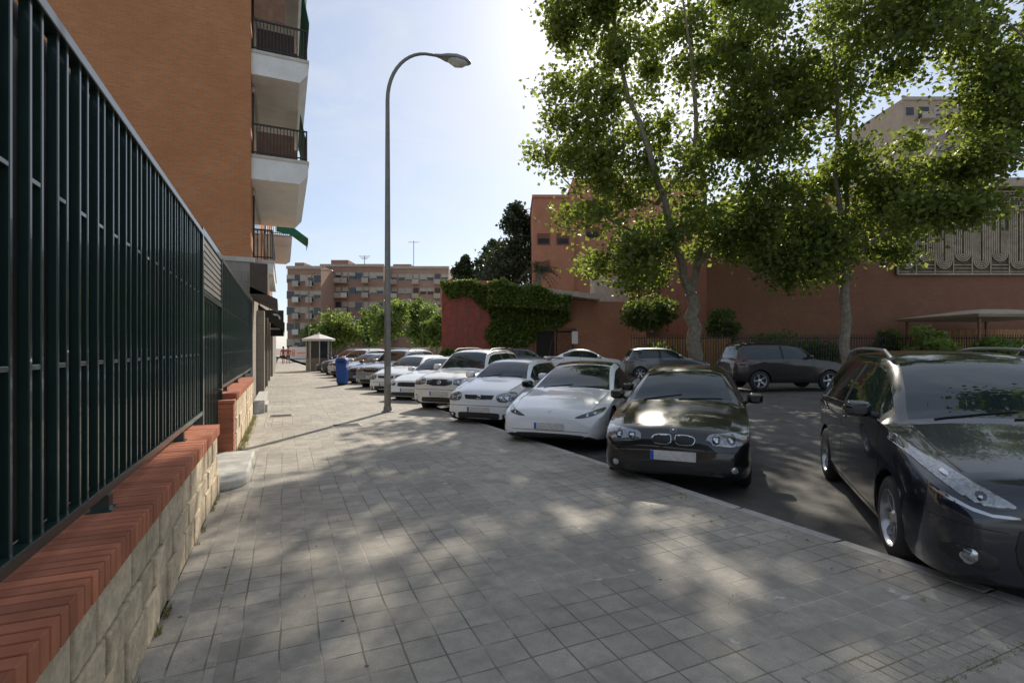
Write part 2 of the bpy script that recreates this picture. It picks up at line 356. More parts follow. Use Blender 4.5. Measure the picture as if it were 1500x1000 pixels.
for i in range(11): b.mm(-.115,.115,-.09,.09,i*.072+.004,i*.072+.068)
b.mm(-.11,.11,-.085,.085,0,.79); b.mm(-.13,.13,-.105,.105,.796,.84)
tag(b.build('brick_pier','coping',loc=(-.78,8.62,0),bevel=.004),'short red brick pier just past the green gate','pier')
b=MB(); pts=[(-1.0,6.53),(-.68,6.53)]+[(-.68+.30*math.sin(q),6.83-.30*math.cos(q)) for q in (.2,.4,.6,.8,1.0,1.2,1.4,1.57)]+[(-.38,8.45),(-1.0,8.45)]
b.prism(pts,0,.11); tag(b.build('stone_step','stone',bevel=.03),'worn grey stone doorstep with a rounded corner by the green gate','step')
b=MB(); b.mm(-.66,-.42,14.0,17.0,0,.32); b.mm(-.66,-.36,14.2,15.2,0,.2); tag(b.build('entrance_ledge','stone',bevel=.012),'low pale stone ledge beyond the second fence','ledge')
def blades(pts,h,name,label,m='grass',nb=14):
    v=[];f=[]
    for (x,y,r) in pts:
        for k in range(nb):
            a=random.uniform(0,6.28); px,py=x+random.gauss(0,r),y+random.gauss(0,r*1.6); hh=h*random.uniform(.4,1.1); dx,dy=math.cos(a),math.sin(a)
            o=len(v); v+=[(px-.003*dy,py+.003*dx,0.002),(px+.003*dy,py-.003*dx,.002),(px+dx*hh*.5,py+dy*hh*.5,hh)]; f.append((o,o+1,o+2))
    me=bpy.data.meshes.new(name); me.from_pydata(v,[],f); me.materials.append(M[m]); o=bpy.data.objects.new(name,me); COL.objects.link(o); return tag(o,label,'grass',kind='stuff')
blades([(-.61,random.uniform(9,13.4),.03) for i in range(130)]+[(-.635,random.uniform(2,6.3),.008) for i in range(22)],.07,'dry_grass','dry yellow weeds along the foot of the wall')
blades([(random.uniform(2.4,4.1),1.39+random.gauss(0,.01),.012) for i in range(70)]+[(random.uniform(0,3.9),random.choice([1.8,2.4,3,3.6,4.2,5.0,5.6]),.02) for i in range(20)],.012,'joint_weeds','small dry weeds growing in paving joints',nb=9)
v=[];f=[]
for i in range(60):
    y=random.uniform(1.2,13); x=kx(y)-abs(random.gauss(0,.35))
    a=random.uniform(0,6.28); s_=random.uniform(.010,.024); o=len(v)
    for k,(u,q) in enumerate(((0,-1),(.6,0),(0,1),(-.6,0))): v.append((x+s_*(u*math.cos(a)-q*math.sin(a)),y+s_*(u*math.sin(a)+q*math.cos(a)),.006+.012*random.random()))
    f.append((o,o+1,o+2,o+3))
me=bpy.data.meshes.new('leaf_litter'); me.from_pydata(v,[],f); me.materials.append(M['grass']); o=bpy.data.objects.new('leaf_litter',me); COL.objects.link(o); tag(o,'scattered dry leaf bits on the pavement','litter',kind='stuff')
for (x,y,lab,s) in ((-.05,13.3,'small rectangular iron cover near the farther wall',(.55,.4)),(1.2,11.1,'rectangular iron cover in the sunlit paving near the lamp post',(.6,.45))):
    r=empty('access_cover',(x,y,.002),lab,'cover'); b=MB(); b.mm(-s[0]/2,s[0]/2,-s[1]/2,s[1]/2,0,.006); b.build('cover_frame','kerb',r)
    b=MB(); b.mm(-s[0]/2+.04,s[0]/2-.04,-s[1]/2+.04,s[1]/2-.04,.0,.010)
    for i in range(6): b.mm(-s[0]/2+.07,s[0]/2-.07,-s[1]/2+.07+i*.05,-s[1]/2+.09+i*.05,.010,.013)
    b.build('cover_plate','iron',r)
# ---------------------------------------------------------------- brick building left
BX=-.9; BY=17.4
B=empty('brick_building',(BX,BY,0),'tall orange brick apartment block with white balconies on the left','building')
b=MB(); b.mm(-14,0,0,34,4.2,24); b.build('wall','brick',B)
b=MB(); b.mm(-14.05,.06,-.06,34,0,4.2); b.build('stone_base','base',B)
b=MB(); b.mm(-14.08,.1,-.1,34,4.2,4.34); b.build('string_course','concrete',B)
def balcony(z,pj,y0,y1,th,kind):
    b=MB(); b.xzprism([(0.003,z-th),(pj-.25,z-th),(pj,z-.32),(pj,z+.04),(.003,z+.04)],y0,y1); s=b.build('balcony','white',B)
    b=MB(); b.mm(.01,pj+.03,y0-.03,y1+.03,z+.04,z+.13); b.build('balcony_edge','concrete',s)
    b=MB(); zr=z+1.1
    b.mm(.02,pj-.02,y0+.02,y0+.06,zr-.05,zr); b.mm(pj-.06,pj-.02,y0+.06,y1,zr-.05,zr); b.mm(.02,pj-.02,y0+.025,y0+.055,z+.2,z+.24); b.mm(pj-.055,pj-.025,y0+.06,y1,z+.2,z+.24)
    x=.05
    while x<pj-.04: b.mm(x,x+.028,y0+.03,y0+.05,z+.13,zr-.04); x+=.095
    y=y0+.1
    while y<y1: b.mm(pj-.05,pj-.03,y,y+.028,z+.13,zr-.04); y+=.095
    b.build('railing','rail',s)
    if kind:
        k_='wood' if kind==1 else 'brown'
        b=MB(); b.mm(.15,pj-.4,y0+.25,y0+.3,z+.14,z+.95); b.build('screen',k_,s)
        b=MB(); b.mm(pj-.9,pj-.3,y0+.9,y0+1.5,z+.14,z+.75); b.build('cabinet',k_,s)
    b=MB(); b.mm(.004,.05,y0+.7,y1-.7,z+.15,z+2.3); b.build('balcony_door','winglass',B)
    b=MB(); b.mm(.004,.09,y0+.6,y1-.6,z+2.3,z+2.45); b.build('shutter_box','shutter',B)
balcony(4.25,.62,.5,6,.3,0)
for z,k in ((7.4,1),(10.6,2),(13.8,2),(17,1)): balcony(z,1.62,.12,6.6,.62,k)
for z in (7.4,10.6,13.8): balcony(z,1.3,12,18,.5,0)
b=MB(); b.mm(.08,.95,.17,.19,11.75,13.1); b.build('reed_blind','wood',B)
for z,(y0,y1) in ((9.6,(2.2,5.4)),(12.8,(.3,5.4))):
    b=MB(); b.add([(1.45,y0,z+.3),(1.45,y1,z+.3),(1.66,y1,z-.75),(1.66,y0,z-.75)],[(0,1,2,3)]); b.add([(1.66,y0,z-.75),(1.66,y1,z-.75),(1.66,y1,z-.88),(1.66,y0,z-.88)],[(0,1,2,3)]); b.build('balcony_awning','awgreen',B)
b=MB(); b.add([(.6,9.2,7.9),(.6,11.4,7.9),(2.0,11.4,6.9),(2.0,9.2,6.9)],[(0,1,2,3)]); b.add([(2.0,9.2,6.9),(2.0,11.4,6.9),(2.0,11.4,6.65),(2.0,9.2,6.65)],[(0,1,2,3)]); b.add([(.6,9.2,7.9),(2,9.2,6.9),(.6,9.2,7.1)],[(0,1,2)]); b.build('green_awning','awgreen',B,norm=False)
b=MB(); b.mm(.06,.5,-1.6,.8,3.1,3.95); b.xzprism([(.06,3.1),(.75,2.75),(.75,2.98),(.06,3.3)],-1.6,.8); b.build('shop_canopy','brown',B)
for y0 in (3.5,7.5,11.5):
    b=MB(); b.mm(.07,.12,y0,y0+3,.3,2.9); b.build('shop_window','winglass',B)
    b=MB(); b.xzprism([(.07,3.2),(.95,2.55),(.95,2.3),(.93,2.3),(.93,2.52),(.07,3.1)],y0-.1,y0+3.1); b.build('shop_awning','awblack',B)
for q in ((.07,.3,2.2,2.9,0,2.9),(.07,.3,6.7,7.2,0,2.9),(.07,.3,10.7,11.2,0,2.9),(.07,.35,15,30,0,3.6)): b=MB(); b.mm(*q); b.build('pilaster','base',B)
s=empty('shop_sign',(BX+.5,BY+13.0,3.0),'black hanging shop sign with a white ring mark','sign')
b=MB(); b.mm(-.42,.42,-.05,.05,-.75,.65); b.build('sign_board','black',s)
b=MB()
for k in range(24):
    q0,q1=2*math.pi*k/24,2*math.pi*(k+1)/24
    b.add([(.26*math.cos(q),-.055,.2+.26*math.sin(q)) for q in (q0,q1)]+[(.19*math.cos(q),-.055,.2+.19*math.sin(q)) for q in (q1,q0)],[(0,1,2,3)])
b.mm(-.03,.03,-.058,-.053,-.02,.42); b.mm(-.19,.19,-.059,-.054,.17,.23); b.mm(-.25,.25,-.058,-.053,-.4,-.3); b.build('ring_mark','logowhite',s)
b=MB(); b.mm(-.5,-.42,-.03,.03,.2,.26); b.build('bracket','galv',s)
# ---------------------------------------------------------------- street lamps
def lamp():
    r=empty('street_lamp',(2.4,13.06,0),'tall grey street lamp with curved arm on the near pavement','street lamp','street lamps')
    b=MB(); pts=[(0,0,0),(0,0,.5),(0,0,3),(0,0,6),(0,0,7.85)]; rad=[.085,.085,.075,.062,.052]
    for i in range(1,13):
        q=math.radians(i*7.5); pts.append((1.12*(1-math.cos(q)),0,7.85+1.40*math.sin(q))); rad.append(.05-.0012*i)
    pts.append((1.40,0,9.27)); rad.append(.034)
    b.tube(pts,rad,14); b.build('pole','galv',r,smooth=True)
    b=MB(); b.lathe([(.15,0),(.15,.02),(.11,.03),(.10,.12),(.088,.14)],16); b.build('base_collar','galv',r,smooth=True)
    b=MB(); b.mm(-.055,.055,-.091,-.084,.7,1.15); b.build('access_door','lamp',r,bevel=.004)
    hx,hz=-.17,9.25
    vs=[];n=12;hp=[(1.40,.045,.05),(1.55,.08,.07),(1.72,.16,.11),(1.95,.21,.14),(2.18,.19,.12),(2.34,.11,.08),(2.39,.02,.02)]
    b=MB()
    for x,wy,h in hp:
        for k in range(n+1):
            q=math.pi*k/n; vs.append((x+hx,wy*math.cos(q),hz+h*math.sin(q)*1.1))
    fs=[(i*(n+1)+k,i*(n+1)+k+1,(i+1)*(n+1)+k+1,(i+1)*(n+1)+k) for i in range(len(hp)-1) for k in range(n)]
    b.add(vs,fs); b.add([(x+hx,wy,hz) for x,wy,h in hp]+[(x+hx,-wy,hz) for x,wy,h in hp[::-1]],[tuple(range(14))]); hd=b.build('lamp_head','lamp',r,smooth=True)
    b=MB(); vs=[]
    for x,wy,h in [(1.74,.02,.01),(1.8,.12,.09),(1.97,.18,.16),(2.16,.155,.13),(2.30,.05,.03)]:
        for k in range(n+1):
            q=math.pi*k/n; vs.append((x+hx,wy*math.cos(q),hz-.003-h*math.sin(q)))
    b.add(vs,[(i*(n+1)+k,i*(n+1)+k+1,(i+1)*(n+1)+k+1,(i+1)*(n+1)+k) for i in range(4) for k in range(n)]); b.build('diffuser','diff',hd,smooth=True)
    return r
L0=lamp()
L1=dup(L0,(2.3,53.7,0),0,'distant street lamp left of the white kiosk, arm over the road')
p=W(614,82); L2=dup(L1,(p.x,p.y,.0),math.pi,'distant street lamp in front of the green trees, arm to the left')
# ---------------------------------------------------------------- cars
def pchip(pts):
    xs=np.array([p[0] for p in pts],float); ys=np.array([p[1] for p in pts],float); h=np.diff(xs); dl=np.diff(ys)/h; n=len(xs); d=np.zeros(n)
    d[0]=dl[0]; d[-1]=dl[-1]
    for i in range(1,n-1):
        if dl[i-1]*dl[i]>0:
            w1=2*h[i]+h[i-1]; w2=h[i]+2*h[i-1]; d[i]=(w1+w2)/(w1/dl[i-1]+w2/dl[i])
    def f(x):
        i=int(min(max(np.searchsorted(xs,x)-1,0),n-2)); t=(x-xs[i])/h[i]; t=min(max(t,0),1)
        return (1+2*t)*(1-t)**2*ys[i]+t*(1-t)**2*h[i]*d[i]+t*t*(3-2*t)*ys[i+1]+t*t*(t-1)*h[i]*d[i+1]
    return f
def chaikin(p,n=2):
    for _ in range(n):
        q=[]
        for i in range(len(p)):
            a,b_=p[i],p[(i+1)%len(p)]; q+=[(a[0]*.75+b_[0]*.25,a[1]*.75+b_[1]*.25),(a[0]*.25+b_[0]*.75,a[1]*.25+b_[1]*.75)]
        p=q
    return p
def circ(y,z,r,n=20,k=1): return [(y+r*math.cos(2*math.pi*i/n),z+k*r*math.sin(2*math.pi*i/n)) for i in range(n)]
def rr(y0,y1,z0,z1): 
    e=min(abs(y1-y0),abs(z1-z0))*.22
    return chaikin([(y0+e,z0),(y1-e,z0),(y1,z0+e),(y1,z1-e),(y1-e,z1),(y0+e,z1),(y0,z1-e),(y0,z0+e)],1)
def inpoly(x,y,p):
    c=False;j=len(p)-1
    for i in range(len(p)):
        if (p[i][1]>y)!=(p[j][1]>y) and x<(p[j][0]-p[i][0])*(y-p[i][1])/(p[j][1]-p[i][1])+p[i][0]: c=not c
        j=i
    return c
def patch(bvh,outl,d,off,step,name,m,parent):
    pts=[]
    n=len(outl)
    for i in range(n):
        a,b_=outl[i],outl[(i+1)%n]; L=math.dist(a,b_)
        if L<1e-4: continue
        k=max(1,int(L/step))
        pts+=[(a[0]+(b_[0]-a[0])*q/k,a[1]+(b_[1]-a[1])*q/k) for q in range(k)]
    nb=len(pts); x0,x1=min(p[0] for p in pts),max(p[0] for p in pts); y0,y1=min(p[1] for p in pts),max(p[1] for p in pts)
    x=x0+step*.6; inn=[]
    while x<x1:
        y=y0+step*.6
        while y<y1:
            if inpoly(x,y,pts) and min(math.dist((x,y),q) for q in pts)>step*.4: inn.append((x,y))
            y+=step
        x+=step
    vs=[Vector(p) for p in pts+inn]; res=delaunay_2d_cdt(vs,[(i,(i+1)%nb) for i in range(nb)],[],1,1e-6)
    V=[];ok=[]
    for i,q in enumerate(res[0]):
        if d=='front': o,dr=Vector((9,q.x,q.y)),Vector((-1,0,0))
        elif d=='rear': o,dr=Vector((-9,q.x,q.y)),Vector((1,0,0))
        elif d=='left': o,dr=Vector((q.x,5,q.y)),Vector((0,-1,0))
        else: o,dr=Vector((q.x,-5,q.y)),Vector((0,1,0))
        h,nrm,_,_=bvh.ray_cast(o,dr)
        if h is None: V.append((0,0,0)); ok.append(False); continue
        if nrm.dot(dr)>0: nrm=-nrm
        bnd=any(k<nb for k in res[3][i])
        oo=.0025+ (off*.35 if bnd else off)
        V.append(h+nrm*oo); ok.append(True)
    F=[f for f in res[2] if all(ok[i] for i in f)]
    if not F: return None
    me=bpy.data.meshes.new(name); me.from_pydata([tuple(v) for v in V],[],[tuple(f) for f in F]); me.materials.append(M[m])
    bm=bmesh.new(); bm.from_mesh(me); bmesh.ops.delete(bm,geom=[v for v in bm.verts if not v.link_faces],context='VERTS'); bm.to_mesh(me); bm.free()
    dv=Vector({'front':(1,0,0),'rear':(-1,0,0),'left':(0,1,0),'right':(0,-1,0)}[d])
    if sum(p.normal.dot(dv) for p in me.polygons)<0: me.flip_normals()
    me.polygons.foreach_set('use_smooth',[True]*len(me.polygons))
    o=bpy.data.objects.new(name,me); COL.objects.link(o); o.parent=parent; return o
def wheel_mesh(R,n,wd=.2):
    key=('w',R,n)
    if key in WM: return WM[key]
    b=MB(); b.lathe([(R*.66,-wd/2),(R*.86,-wd/2),(R*.96,-wd*.42),(R,-wd*.3),(R,wd*.3),(R*.96,wd*.42),(R*.86,wd/2),(R*.68,wd/2),(R*.66,wd*.3)],36,axis='Y',cap=False); ty=b
    c=MB(); c.lathe([(R*.69,wd*.48),(R*.665,wd*.5),(R*.62,wd*.40),(R*.6,0)],36,axis='Y',cap=False,mi=0)
    c.lathe([(R*.62,wd*.05),(.001,wd*.05)],24,axis='Y',mi=1,cap=False)
    c.lathe([(.001,wd*.38),(R*.14,wd*.38),(R*.2,wd*.3),(R*.2,0)],16,axis='Y',mi=0,cap=False)
    for k in range(n):
        q=2*math.pi*k/n; wv=.9*R/n
        for (r0,r1,y0,y1,ww) in ((.15*R,.42*R,wd*.3,wd*.36,wv*.8),(.42*R,.64*R,wd*.36,wd*.38,wv)):
            ca,sa=math.cos(q),math.sin(q); vs=[]
            for rr_,yy in ((r0,y0),(r1,y1)):
                for s_ in (-1,1):
                    for dy in (0,-.04): vs.append((rr_*ca-s_*ww*.5*sa,yy+dy,rr_*sa+s_*ww*.5*ca))
            c.add(vs,[(0,2,6,4),(1,5,7,3),(0,4,5,1),(2,3,7,6)],0)
    WM[key]=(ty,c); return WM[key]
WM={}
BASE=dict(cl=.2,rrz=.945,spokes=7,step=.05,rail=False,clad=False,fmat='lens',wpl=.46,handle=True,groof=False,nose=1.0)
def car(name,label,front,hd,S,P,details,group=None,zoff=None,center=False):
    S={**BASE,**S}; L,WD,H=S['L'],S['W'],S['H']; hw=WD/2; fo,wb,R=S['fo'],S['wb'],S['R']; hf,cz,cw,wf,r_,rb,tz=S['hf'],S['cz'],S['cowl'],S['wf'],S['rr'],S['rb'],S['tz']; sB,sQ=S['sB'],S['sQ']
    hd=Vector(hd).normalized(); c=Vector(front) if center else Vector(front)-hd*L/2
    root=empty(name,(c.x,c.y,roadz(c.x) if zoff is None else zoff),label,'car',group,math.atan2(hd.y,hd.x))
    top=pchip([(0,hf-.20),(.03,hf-.10),(.10,hf-.03),(.22,hf+.01),(.6,hf+(cz-hf)*.52),(cw-.03,cz),(cw+.5*(wf-cw),cz+.57*(H*.96-cz)),(wf,H*.955),(wf+.35,H*.99),((wf+.4+r_)/2,H),(r_,H*S['rrz']),(r_+.55*(rb-r_),(H*S['rrz'])*.5+tz*.5),(rb,tz),(L-.05,tz-.06 if L-rb<.3 else tz+.01),(L,tz-.3)])
    belt=pchip([(0,hf-.30),(.08,hf-.17),(.3,hf-.09),(cw,cz-.07),(wf,cz-.02),(sQ,tz-.02),(L-.1,tz-.1),(L,tz-.35)])
    bot=pchip([(0,S['cl']+.05),(.1,S['cl']),(.5,S['cl']-.02),(L-.5,S['cl']),(L,S['cl']+.12)])
    wid=pchip([(0,hw*.73),(.03,hw*.82),(.10,hw*.90),(.26,hw*.965),(.55,hw*.99),(fo+.2,hw),(L*.6,hw*.995),(L-.5,hw*.97),(L-.12,hw*.9),(L,hw*.78)])
    wtp=pchip([(0,hw*.55),(.1,hw*.70),(.3,hw*.78),(.7,hw*.82),(cw,hw*.84),(cw+.5*(wf-cw),hw*.745),(wf,hw*.665),((wf+r_)/2,hw*.655),(r_,hw*.62),(rb,hw*.74),(L,hw*.6)])
    def ring(s):
        zb,zs,zt,wb_,wt=bot(s),belt(s),top(s),wid(s),wtp(s); zs=min(zs,zt-.03)
        cr=min(.065,.25*(zt-zb)); ze=max(zt-cr,zs+.012); wt=min(wt,wb_*.97); ws=wb_*.965
        h=zs-zb
        p=[(0,zb),(wb_*.84,zb),(wb_*.955,zb+.035),(wb_*.985,zb+.12*h+.03),(wb_*1.0,zb+.42*h),(wb_*.985,zb+.66*h),(wb_*.99,zb+.84*h),(ws,zs)]
        bx,bz=ws-.012,zs+.01*min(1,(ze-zs)/.1)
        wx,wz=bx+(wt-bx)*.86,bz+(ze-bz)*.86; wx+=.012*min(1,(ze-zs)/.2)
        zc=zt-ze
        p+=[(bx,bz),((bx+wx)/2+.018*min(1,(ze-zs)/.2),(bz+wz)/2),(wx,wz),(wt,ze),(wt-.055,ze+zc*.38),(wt*.6,ze+zc*.8),(wt*.3,ze+zc*.96),(0,zt)]
        return p
    NP=16
    crit=[0,.015,.035,.06,.10,.15,.22,.3,.4,cw-.03,cw+.05,cw+.25,wf-.03,wf+.03,sB-.05,sB+.05,sQ,r_-.02,r_+.06,rb-.06,rb,L-.12,L-.06,L-.02,L,cw+.16,min(sQ-.02,fo+wb-.02)]
    st=sorted(set([round(x,3) for x in crit]+[round(x,3) for x in np.linspace(.5,L-.2,44)]))
    st2=[st[0]]
    for x in st[1:]:
        if x-st2[-1]>.012 or x in [round(q,3) for q in crit]: st2.append(x)
    st=st2
    v=[];f=[];mi=[]
    NR=2*NP-2
    for s in st:
        rg=ring(s); v+=[(L/2-s,y,z) for y,z in rg]+[(L/2-s,-y,z) for y,z in rg[-2:0:-1]]
    dend=round(min(sQ-.02,fo+wb-.02),3)
    def idx(s,j,left):
        o=0 if left else 1
        if j in(12,13,14):
            if cw+.05<s<wf-.03: return 2
            if r_+.06<s<rb-.06: return 3
            if S['groof'] and wf+.03<s<r_-.02: return 3
            if .22<s<cw-.03: return 1
            return 0
        if j in (8,9):
            if cw+.25<s<sB-.05: return 8+o
            if sB+.05<s<sQ: return 10+o
            if cw+.16<s<sQ: return 14
        if j==7 and cw+.16<s<sQ+.05: return 14
        if j in (3,4,5,6):
            if cw+.16<s<sB: return 4+o
            if sB<s<dend: return 6+o
        if j<=1: return 15
        if S['clad'] and j==2: return 14
        return 0
    for i in range(len(st)-1):
        sm=(st[i]+st[i+1])/2
        for j in range(NR):
            f.append((i*NR+j,i*NR+(j+1)%NR,(i+1)*NR+(j+1)%NR,(i+1)*NR+j)); jj=j if j<NP-1 else NR-1-j; mi.append(idx(sm,jj,j<NP-1))
    f.append(tuple(range(NR))); mi.append(0); f.append(tuple((len(st)-1)*NR+k for k in range(NR))); mi.append(0)
    mats=[P,P,'glass','glass',P,P,P,P,'glass','glass','glass','glass','x','x','black','black']
    def mk(vv,ff,mm):
        me=bpy.data.meshes.new('tmp'); me.from_pydata(vv,[],ff)
        for k in range(16): me.materials.append(M['black'] if mats[k]=='x' else (M[mats[k]]))
        me.polygons.foreach_set('material_index',mm); bm=bmesh.new(); bm.from_mesh(me); bmesh.ops.recalc_face_normals(bm,faces=bm.faces); bm.to_mesh(me); bm.free()
        o=bpy.data.objects.new('tmp',me); COL.objects.link(o); return o
    body=mk(v,f,mi)
    cb=MB()
    for s in (fo,fo+wb):
        for sg in (-1,1):
            y0=sg*(hw-.30); y1=sg*(hw+.2); cb.lathe([(R+.05,min(y0,y1)),(R+.05,max(y0,y1))],40,c=(L/2-s,0,R),axis='Y')
    cut=mk(cb.v,cb.f,[15]*len(cb.f))
    bo=body.modifiers.new('x','BOOLEAN'); bo.object=cut; bo.operation='DIFFERENCE'; bo.solver='EXACT'
    dg=bpy.context.evaluated_depsgraph_get(); dg.update(); me=bpy.data.meshes.new_from_object(body.evaluated_get(dg))
    V=[vv.co.copy() for vv in me.vertices]; PL=[tuple(p.vertices) for p in me.polygons]; MI=[p.material_index for p in me.polygons]
    bvh0=BVHTree.FromPolygons([Vector(q) for q in v],f)
    for o in (body,cut): bpy.data.objects.remove(o)
    names=['body','hood','windscreen','rear_window','front_door','front_door','rear_door','rear_door','side_window','side_window','rear_side_window','rear_side_window','x','x','window_trim','wheel_well']
    parts={}
    for k in range(16):
        ps=[p for p,q in zip(PL,MI) if q==k]
        if not ps: continue
        mp={};vv=[];ff=[]
        for p in ps:
            g=[]
            for i in p:
                if i not in mp: mp[i]=len(vv); vv.append(tuple(V[i]))
                g.append(mp[i])
            ff.append(tuple(g))
        m2=bpy.data.meshes.new(names[k]); m2.from_pydata(vv,[],ff); m2.materials.append(M['black'] if mats[k]=='x' else M[mats[k]])
        m2.polygons.foreach_set('use_smooth',[True]*len(ff)); m2.set_sharp_from_angle(angle=math.radians(35))
        o=bpy.data.objects.new(names[k],m2); COL.objects.link(o); o.parent=root; parts[k]=o
    def sf(s,vp):
        rg=ring(s); i=int(min(max(vp,0),NP-1.001)); t_=vp-i; a,b_=rg[i],rg[i+1]; return a[0]+(b_[0]-a[0])*t_,a[1]+(b_[1]-a[1])*t_
    def ribs(path,left,wv=.005):
        b=MB(); vs=[]; sg=1 if left else -1
        for i,(s,vp) in enumerate(path):
            s2,v2=path[min(i+1,len(path)-1)]; s1,v1=path[max(i-1,0)]
            if abs(s2-s1)>abs(v2-v1)*.08: 
                (ya,za),(yb,zb)=sf(s,vp-.04),sf(s,vp+.04); vs+=[(L/2-s,sg*(ya+.0025),za+.0025),(L/2-s,sg*(yb+.0025),zb+.0025)]
            else:
                (ya,za),(yb,zb)=sf(s-wv,vp),sf(s+wv,vp); vs+=[(L/2-s+wv,sg*(ya+.0025),za+.0015),(L/2-s-wv,sg*(yb+.0025),zb+.0015)]
        b.add(vs,[(2*i,2*i+1,2*i+3,2*i+2) for i in range(len(path)-1)]); return b
    vr=[2.4+.2*i for i in range(24)]
    for left in (True,False):
        o=0 if left else 1
        for k,ss in ((4,cw+.165),(4,sB),(6,dend)):
            if k+o in parts:
                pth=[(ss,q) for q in vr if q<=7.05]
                if ss==dend: pth=[(ss+.0,q) for q in vr if 4.6<q<=7.05]
                ribs(pth,left).build('door_seam','black',parts[k+o],norm=False)
        b=ribs([(cw+.165+(dend-cw-.165)*i/20,2.5) for i in range(21)],left)
        if 4+o in parts: b.build('sill_seam','black',parts[4+o],norm=False)
        if 1 in parts: ribs([(.24+(cw-.3)*i/20,11.75) for i in range(21)],left,.005).build('hood_seam','black',parts[1],norm=False)
        for k,ss in ((4,sB-.14),(6,dend-.13)):
            if k+o in parts:
                y,z=sf(ss,6.1); sg=1 if left else -1; b=MB(); b.box((L/2-ss,sg*(y+.014),z),(.19,.022,.026)); b.build('handle',S.get('hmat',P),parts[k+o],bevel=.008)
        sg=1 if left else -1; sm=cw+.36; y,z=sf(sm,8); b=MB(); x=L/2-sm
        vs=[];sec=[(.10,.55,.55),(.06,.95,.95),(-.02,1,1),(-.07,.94,.94)]
        for dx,a,c_ in sec:
            for k in range(14):
                q=2*math.pi*k/14; cx_,sy_=math.copysign(abs(math.cos(q))**.6,math.cos(q)),math.copysign(abs(math.sin(q))**.6,math.sin(q)); vs.append((x+dx,sg*(y+.14+.105*a*cx_),z+.07+.075*c_*sy_))
        n=14; b.add(vs,[(i*n+k,i*n+(k+1)%n,(i+1)*n+(k+1)%n,(i+1)*n+k) for i in range(3) for k in range(n)]+[tuple(range(n))],0); b.add(vs[3*n:],[tuple(range(n))],1)
        b.tube([(x,sg*(y-.02),z+.0),(x,sg*(y+.06),z+.03)],[.035,.025],8,2); b.build('wing_mirror',[S.get('mmat',P),'glass','black'],root,smooth=True)
    for s in (fo,fo+wb):
        for sg in (1,-1):
            ty,rm=wheel_mesh(R,S['spokes']); o=ty.build('wheel','tyre',root,loc=(L/2-s,sg*(hw-.115),R),smooth=True,rz=0 if sg>0 else math.pi); rm.build('rim',['alloy','black'],o,smooth=True)
    for (y0,y1,ds) in ((.62,-.05,.1),(0.0,-.6,.14)):
        pts=[]
        for i in range(7):
            y=hw*(y0+(y1-y0)*i/6); h,nr,_,_=bvh0.ray_cast(Vector((L/2-cw-.03-ds*.7*(1-i/6),y,4)),Vector((0,0,-1)))
            if h: pts.append(h+Vector((0,0,.007)))
        if len(pts)>2: b=MB(); b.tube(pts,.006,5); b.build('wiper','black',root)
    if S['rail']:
        for sg in (1,-1):
            pts=[(L/2-s,sg*(wtp(s)-.02),top(s)-.015) for s in np.linspace(wf+.05,r_+.05,10)]; pts=[(p[0],p[1],p[2]+(.035 if 0<i<9 else -.0)) for i,p in enumerate(pts)]
            b=MB(); b.tube(pts,.017,8); b.build('roof_rail','alloy' if S['rail']==1 else 'black',root,smooth=True)
    st_=S['step']
    for dct in details:
        pn,mk_,outl,mirror,off=dct[:5]; kids=dct[5] if len(dct)>5 else []
        for sg in ((1,-1) if mirror else (1,)):
            o=patch(bvh0,[(sg*a,z) for a,z in outl],'front',off,st_,pn,mk_,root)
            if o is None: continue
            for kn,km,ko,koff in kids: patch(bvh0,[(sg*a,z) for a,z in ko],'front',koff,min(st_,.03),kn,km,o)
    for sg in (1,-1): patch(bvh0,[(sg*a,z) for a,z in rr(hw*.66,hw*.97,tz-.24,tz-.04)],'rear',.01,.06,'tail_light','red',root)
    zp=S['wpl']; h=bvh0.ray_cast(Vector((9,0,zp)),Vector((-1,0,0)))[0]
    if h:
        b=MB(); b.mm(-.008,.008,-.255,.255,-.055,.055); po=b.build('number_plate','plate',root,loc=(h.x+.02,S.get('ply',0),zp),bevel=.003)
        b=MB(); b.mm(.0085,.0105,-.253,-.215,-.053,.053); b.build('plate_band','eublue',po)
    return root
BMW=dict(L=4.23,W=1.75,H=1.43,fo=.76,wb=2.66,R=.315,hf=.79,cz=.96,cowl=1.42,wf=2.14,rr=3.6,rb=4.0,tz=.98,sB=2.68,sQ=3.5,spokes=7,step=.03,wpl=.455)
MPV=dict(L=4.53,W=1.84,H=1.68,fo=.93,wb=2.73,R=.335,hf=.91,cz=1.12,cowl=1.06,wf=2.0,rr=4.1,rb=4.42,tz=1.08,sB=2.66,sQ=4.0,spokes=7,step=.03,rail=1,wpl=.5,hmat='chrome',rrz=.955)
EV=dict(L=4.72,W=1.85,H=1.44,fo=.84,wb=2.87,R=.335,hf=.72,cz=.95,cowl=1.35,wf=2.35,rr=3.05,rb=4.3,tz=1.04,sB=2.78,sQ=3.8,spokes=9,step=.035,wpl=.42,mmat='blackgl',groof=True)
HAT=dict(L=3.92,W=1.66,H=1.47,fo=.80,wb=2.46,R=.30,hf=.85,cz=1.03,cowl=1.12,wf=1.78,rr=3.48,rb=3.78,tz=1.0,sB=2.36,sQ=3.34,spokes=6,step=.04,wpl=.43,rrz=.96)
SUV=dict(L=4.2,W=1.75,H=1.70,fo=.83,wb=2.49,R=.35,hf=.98,cz=1.14,cowl=1.25,wf=1.82,rr=3.85,rb=4.1,tz=1.12,cl=.28,sB=2.5,sQ=3.75,spokes=5,step=.05,wpl=.56,rail=2,clad=True,rrz=.96)
